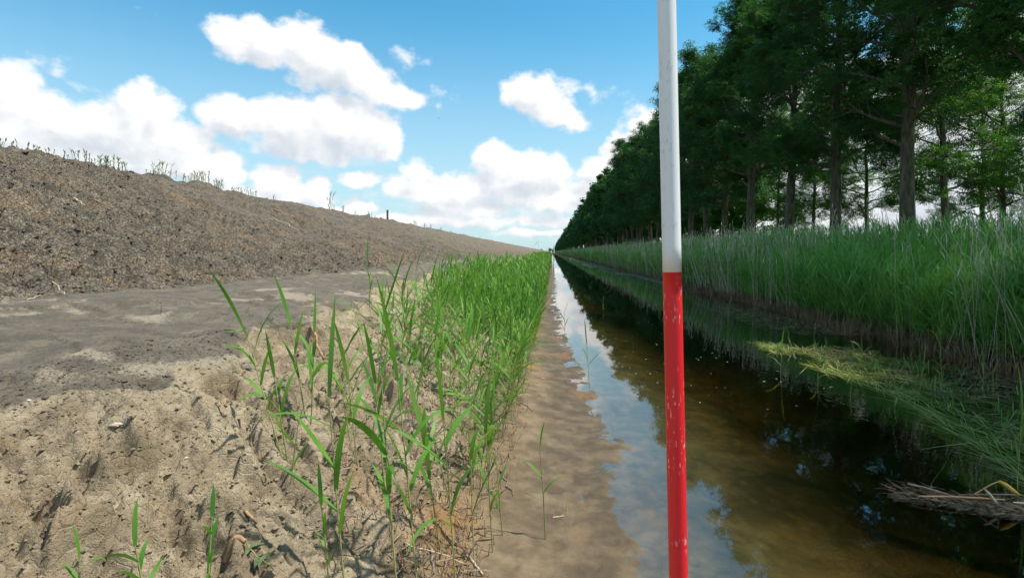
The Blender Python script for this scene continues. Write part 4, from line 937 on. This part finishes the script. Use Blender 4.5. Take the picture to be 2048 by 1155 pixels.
# ------------------------------------------------------------------ things floating in the canal
r = np.random.default_rng(88)
def inband(n, yr, xlo, xhi):
    y = r.uniform(*yr, n); t = r.uniform(0, 1, n); return xlo(y) + (xhi(y) - xlo(y)) * t, y, t
lo = lambda y: np.interp(y, [2.6, 3.7, 5, 6, 7.3, 8.6], [2.75, 2.95, 3.25, 3.3, 3.0, 3.1]); hi = lambda y: np.interp(y, [2.6, 3.7, 5, 6, 7.3, 8.6], [3.3, 4.0, 4.7, 4.9, 4.8, 3.9])
n = 2600; x, y, t = inband(n, (2.6, 8.6), lo, hi); x = lo(y) + (hi(y) - lo(y)) * t ** 1.4
keep = (fbm(x * 1.3, y * .8, 2, 5) + .4 * (1 - t)) > -.02; x, y, t = x[keep], y[keep], t[keep]; n = len(x)
az = np.pi / 2 + r.normal(0, .25 + 1.1 * t, n) + np.where(r.uniform(0, 1, n) < .5, np.pi, 0)
v, q_ = blades(np.stack([x, y, r.uniform(.002, .012, n)], 1), az, np.pi / 2 - r.uniform(0, .04, n), r.uniform(0, .05, n), r.uniform(.15, .6, n), r.uniform(.003, .0075, n), 4); mb = MB().add(v, q_)
mb.V[0][:, 2] = np.clip(mb.V[0][:, 2], .002, .03)
o = link('floating_grass', mb.mesh('floating_grass'), M_FLOAT); tag(o, 'long green blades combed flat on the water surface at the right', 'floating grass', kind='stuff')
n = 1500; x, y, t = inband(n, (2.8, 8.3), lambda y: lo(y) + .45, lambda y: hi(y) + .2); keep = fbm(x * 1.5, y, 2, 15) > -.05; x, y = x[keep], y[keep]; n = len(x)
v, q_ = blades(np.stack([x, y, r.uniform(.003, .012, n)], 1), r.uniform(0, 6.28, n), np.pi / 2 - r.uniform(0, .1, n), r.uniform(-.1, .1, n), r.uniform(.04, .25, n), r.uniform(.005, .014, n), 3); mb = MB().add(v, q_)
n = 900; y = 9.5 + 4.5 * r.uniform(0, 1, n); x = np.interp(y, [9.5, 12, 14], [4.2, 3.6, 3.7]) + 1.3 * r.uniform(0, 1, n)
v, q_ = blades(np.stack([x, y, r.uniform(.003, .015, n)], 1), r.uniform(0, 6.28, n), np.pi / 2 - r.uniform(0, .1, n), r.uniform(-.1, .1, n), r.uniform(.05, .3, n), r.uniform(.006, .018, n), 3); mb.add(v, q_)
n = 700; y = 19 + 7 * r.uniform(0, 1, n); x = np.interp(y, [19, 22, 26], [4.6, 4.2, 4.6]) + 1.0 * r.uniform(0, 1, n)
v, q_ = blades(np.stack([x, y, r.uniform(.003, .02, n)], 1), r.uniform(0, 6.28, n), np.pi / 2 - r.uniform(0, .1, n), r.uniform(-.1, .1, n), r.uniform(.05, .3, n), r.uniform(.01, .03, n), 3); mb.add(v, q_)
o = link('floating_litter', mb.mesh('floating_litter'), M_DRYB); tag(o, 'brown plant litter floating in mats along the far side of the canal', 'floating litter', kind='stuff')
# small green upright blades in the mat
n = 480; x, y, t = inband(n, (3.4, 8.2), lambda y: lo(y) + .15, hi)
v, q_ = blades(np.stack([x, y, np.zeros(n)], 1), r.uniform(0, 6.28, n), r.uniform(.1, 1.1, n), r.uniform(.1, .9, n), r.uniform(.06, .22, n), r.uniform(.006, .012, n), 4); mb = MB().add(v, q_)
o = link('sprouting_grass', mb.mesh('sprouting_grass'), M_LEAFR); tag(o, 'short green blades sprouting out of the floating mat at the right', 'grass', kind='stuff')
# pondweed leaves, pale where they mirror the sky
n = 6500; y = 24 * (150 / 24) ** r.uniform(0, 1, n); x = np.interp(y, [24, 30, 45, 80, 150], [4.9, 4.4, 3.3, 3.4, 3.6]) + np.interp(y, [24, 30, 45, 150], [.7, 1.2, 1.7, 1.8]) * r.uniform(0, 1, n)
keep = fbm(x * 1.6, y * .35, 3, 25) > -.05; x, y = x[keep], y[keep]; n = len(x)
s_ = r.uniform(.03, .075, n); a_ = np.linspace(0, 2 * np.pi, 7)[:-1]
V = np.stack([x[:, None] + s_[:, None] * np.cos(a_), y[:, None] + s_[:, None] * 1.6 * np.sin(a_), np.full((n, 6), .006) + r.uniform(0, .004, (n, 1))], -1)
me_ = mesh_np('pondweed', V.reshape(-1, 3), [np.arange(n * 6).reshape(-1, 6)], False)
mw, M = newmat('pondweed'); geo = M.new('ShaderNodeNewGeometry'); M.l.new(principled(M, M.mix(geo.outputs['Random Per Island'], (.08, .13, .07), (.26, .33, .26)), .22, None, .8), M.out.inputs['Surface'])
o = link('pondweed', me_, mw); tag(o, 'strip of floating pondweed leaves shining pale along the far side of the canal', 'pondweed', kind='stuff')
# specks drifting on the dark water
n = 260; y = 5 * (60 / 5) ** r.uniform(0, 1, n); x = .5 + 2.9 * r.uniform(0, 1, n); s_ = r.uniform(.002, .006, n) * (1 + y / 14)
V = np.stack([x[:, None] + s_[:, None] * np.cos(a_) * 1.5, y[:, None] + s_[:, None] * np.sin(a_), np.full((n, 6), .004)], -1)
o = link('seed_fluff', mesh_np('seed_fluff', V.reshape(-1, 3), [np.arange(n * 6).reshape(-1, 6)], False), M_DRY); tag(o, 'tiny pale seeds drifting on the dark open water', 'seeds', kind='stuff')

# debris raft near the right edge
M_MUDR = simple('raft_mud', (.016, .014, .009), (.06, .052, .026), 25, .7, 1.0, .02)
X, Y = on_water(1960, 1012); root = empty('debris_raft', (X, Y, 0)); tag(root, 'dark floating raft of rotting reed debris at the lower right', 'debris raft')
gx, gy = np.meshgrid(np.linspace(-.42, .72, 150), np.linspace(-.16, .20, 60)); yy2 = gy + .30 * gx - 0.0
yy2 = gy - .32 * gx
hgt = .04 * np.clip(1 - ((gx - .15) / .55) ** 2 - (gy / .075) ** 2 + 1.5 * fbm(gx * 9, gy * 14, 4, 3), -.6, 1) + .018 * fbm(gx * 40, gy * 40, 3, 4) - .006
id2 = np.arange(gx.size).reshape(gx.shape); q_ = np.stack([id2[:-1, :-1], id2[:-1, 1:], id2[1:, 1:], id2[1:, :-1]], -1).reshape(-1, 4)
q_ = q_[hgt.ravel()[q_].max(1) > -.004]
link('mud_mat', MB().add(np.stack([gx, yy2, hgt], -1), q_).mesh('mud_mat'), M_MUDR, root)
for (a_, b_, rd, mt, nm) in (((-.30, .06, .03), (.12, -.02, .045), .007, M_STK, 'stalk'), ((-.30, .16, .06), (-.12, .03, .04), .008, M_STKD, 'stalk'), ((.02, .0, .10), (.06, -.06, .03), .007, M_STKP, 'stalk'), ((.15, -.04, .04), (.42, -.12, .035), .006, M_STKP, 'stalk'), ((0, .04, .05), (.12, .02, .13), .004, M_STK, 'stalk'), ((.36, -.27, .02), (.72, -.36, .03), .012, simple('pale_yellow_wood', (.6, .42, .18), (.75, .6, .35), 20), 'stalk'), ((.12, .02, .13), (.20, -.02, .07), .013, simple('yellow_leaf', (.45, .30, .04), (.60, .42, .08), 60), 'rolled_leaf'), ((-.05, .10, .02), (.3, .0, .06), .005, M_STKD, 'stalk'), ((.25, -.02, .05), (.3, -.2, .03), .005, M_STKD, 'stalk')):
    A = np.array(a_); B = np.array(b_); v, q_ = tube([A, A * .65 + B * .35 + (0, 0, .004), A * .3 + B * .7 + (0, .004, .002), B], [rd * .7, rd, rd * .95, rd * .5], 8); link(nm, MB().add(v, q_).mesh(nm), mt, root)
n = 420; bx = r.uniform(-.4, .65, n); v, q_ = blades(np.stack([bx, -.32 * bx + r.normal(0, .07, n), .03 * np.ones(n)], 1), r.normal(2.85, .5, n) , r.uniform(1.1, 1.6, n), r.normal(0, .2, n), r.uniform(.03, .13, n), r.uniform(.002, .006, n), 4)
o = link('straw', MB().add(v, q_).mesh('straw'), simple('dark_straw', (.05, .038, .02), (.26, .19, .10), 30), root); o['kind'] = 'stuff'

# bird in the sky
D = 60.; root = empty('bird', ((878 - PXV) / F * D, D, top_z(237, D))); tag(root, 'tiny dark bird flying in the blue sky between the clouds', 'bird')
mb = MB(); v, q_ = tube([(-.09, 0, 0), (-.05, 0, 0.005), (0, 0, .01), (.06, 0, .012), (.085, 0, .012)], [.004, .02, .026, .016, .004], 8); mb.add(v, q_)
mb.add([(-.02, 0, .02), (.03, 0, .02), (.0, .08, .07), (-.02, .08, .07), (-.05, .17, .05), (-.03, .17, .05)], [[0, 1, 2, 3], [3, 2, 5, 4]]); mb.add([(-.02, 0, .02), (.03, 0, .02), (.0, -.08, .07), (-.02, -.08, .07), (-.05, -.17, .05), (-.03, -.17, .05)], [[0, 1, 2, 3], [3, 2, 5, 4]])
link('body', mb.mesh('body'), simple('dark_feather', (.03, .03, .03), (.06, .055, .05), 20), root)
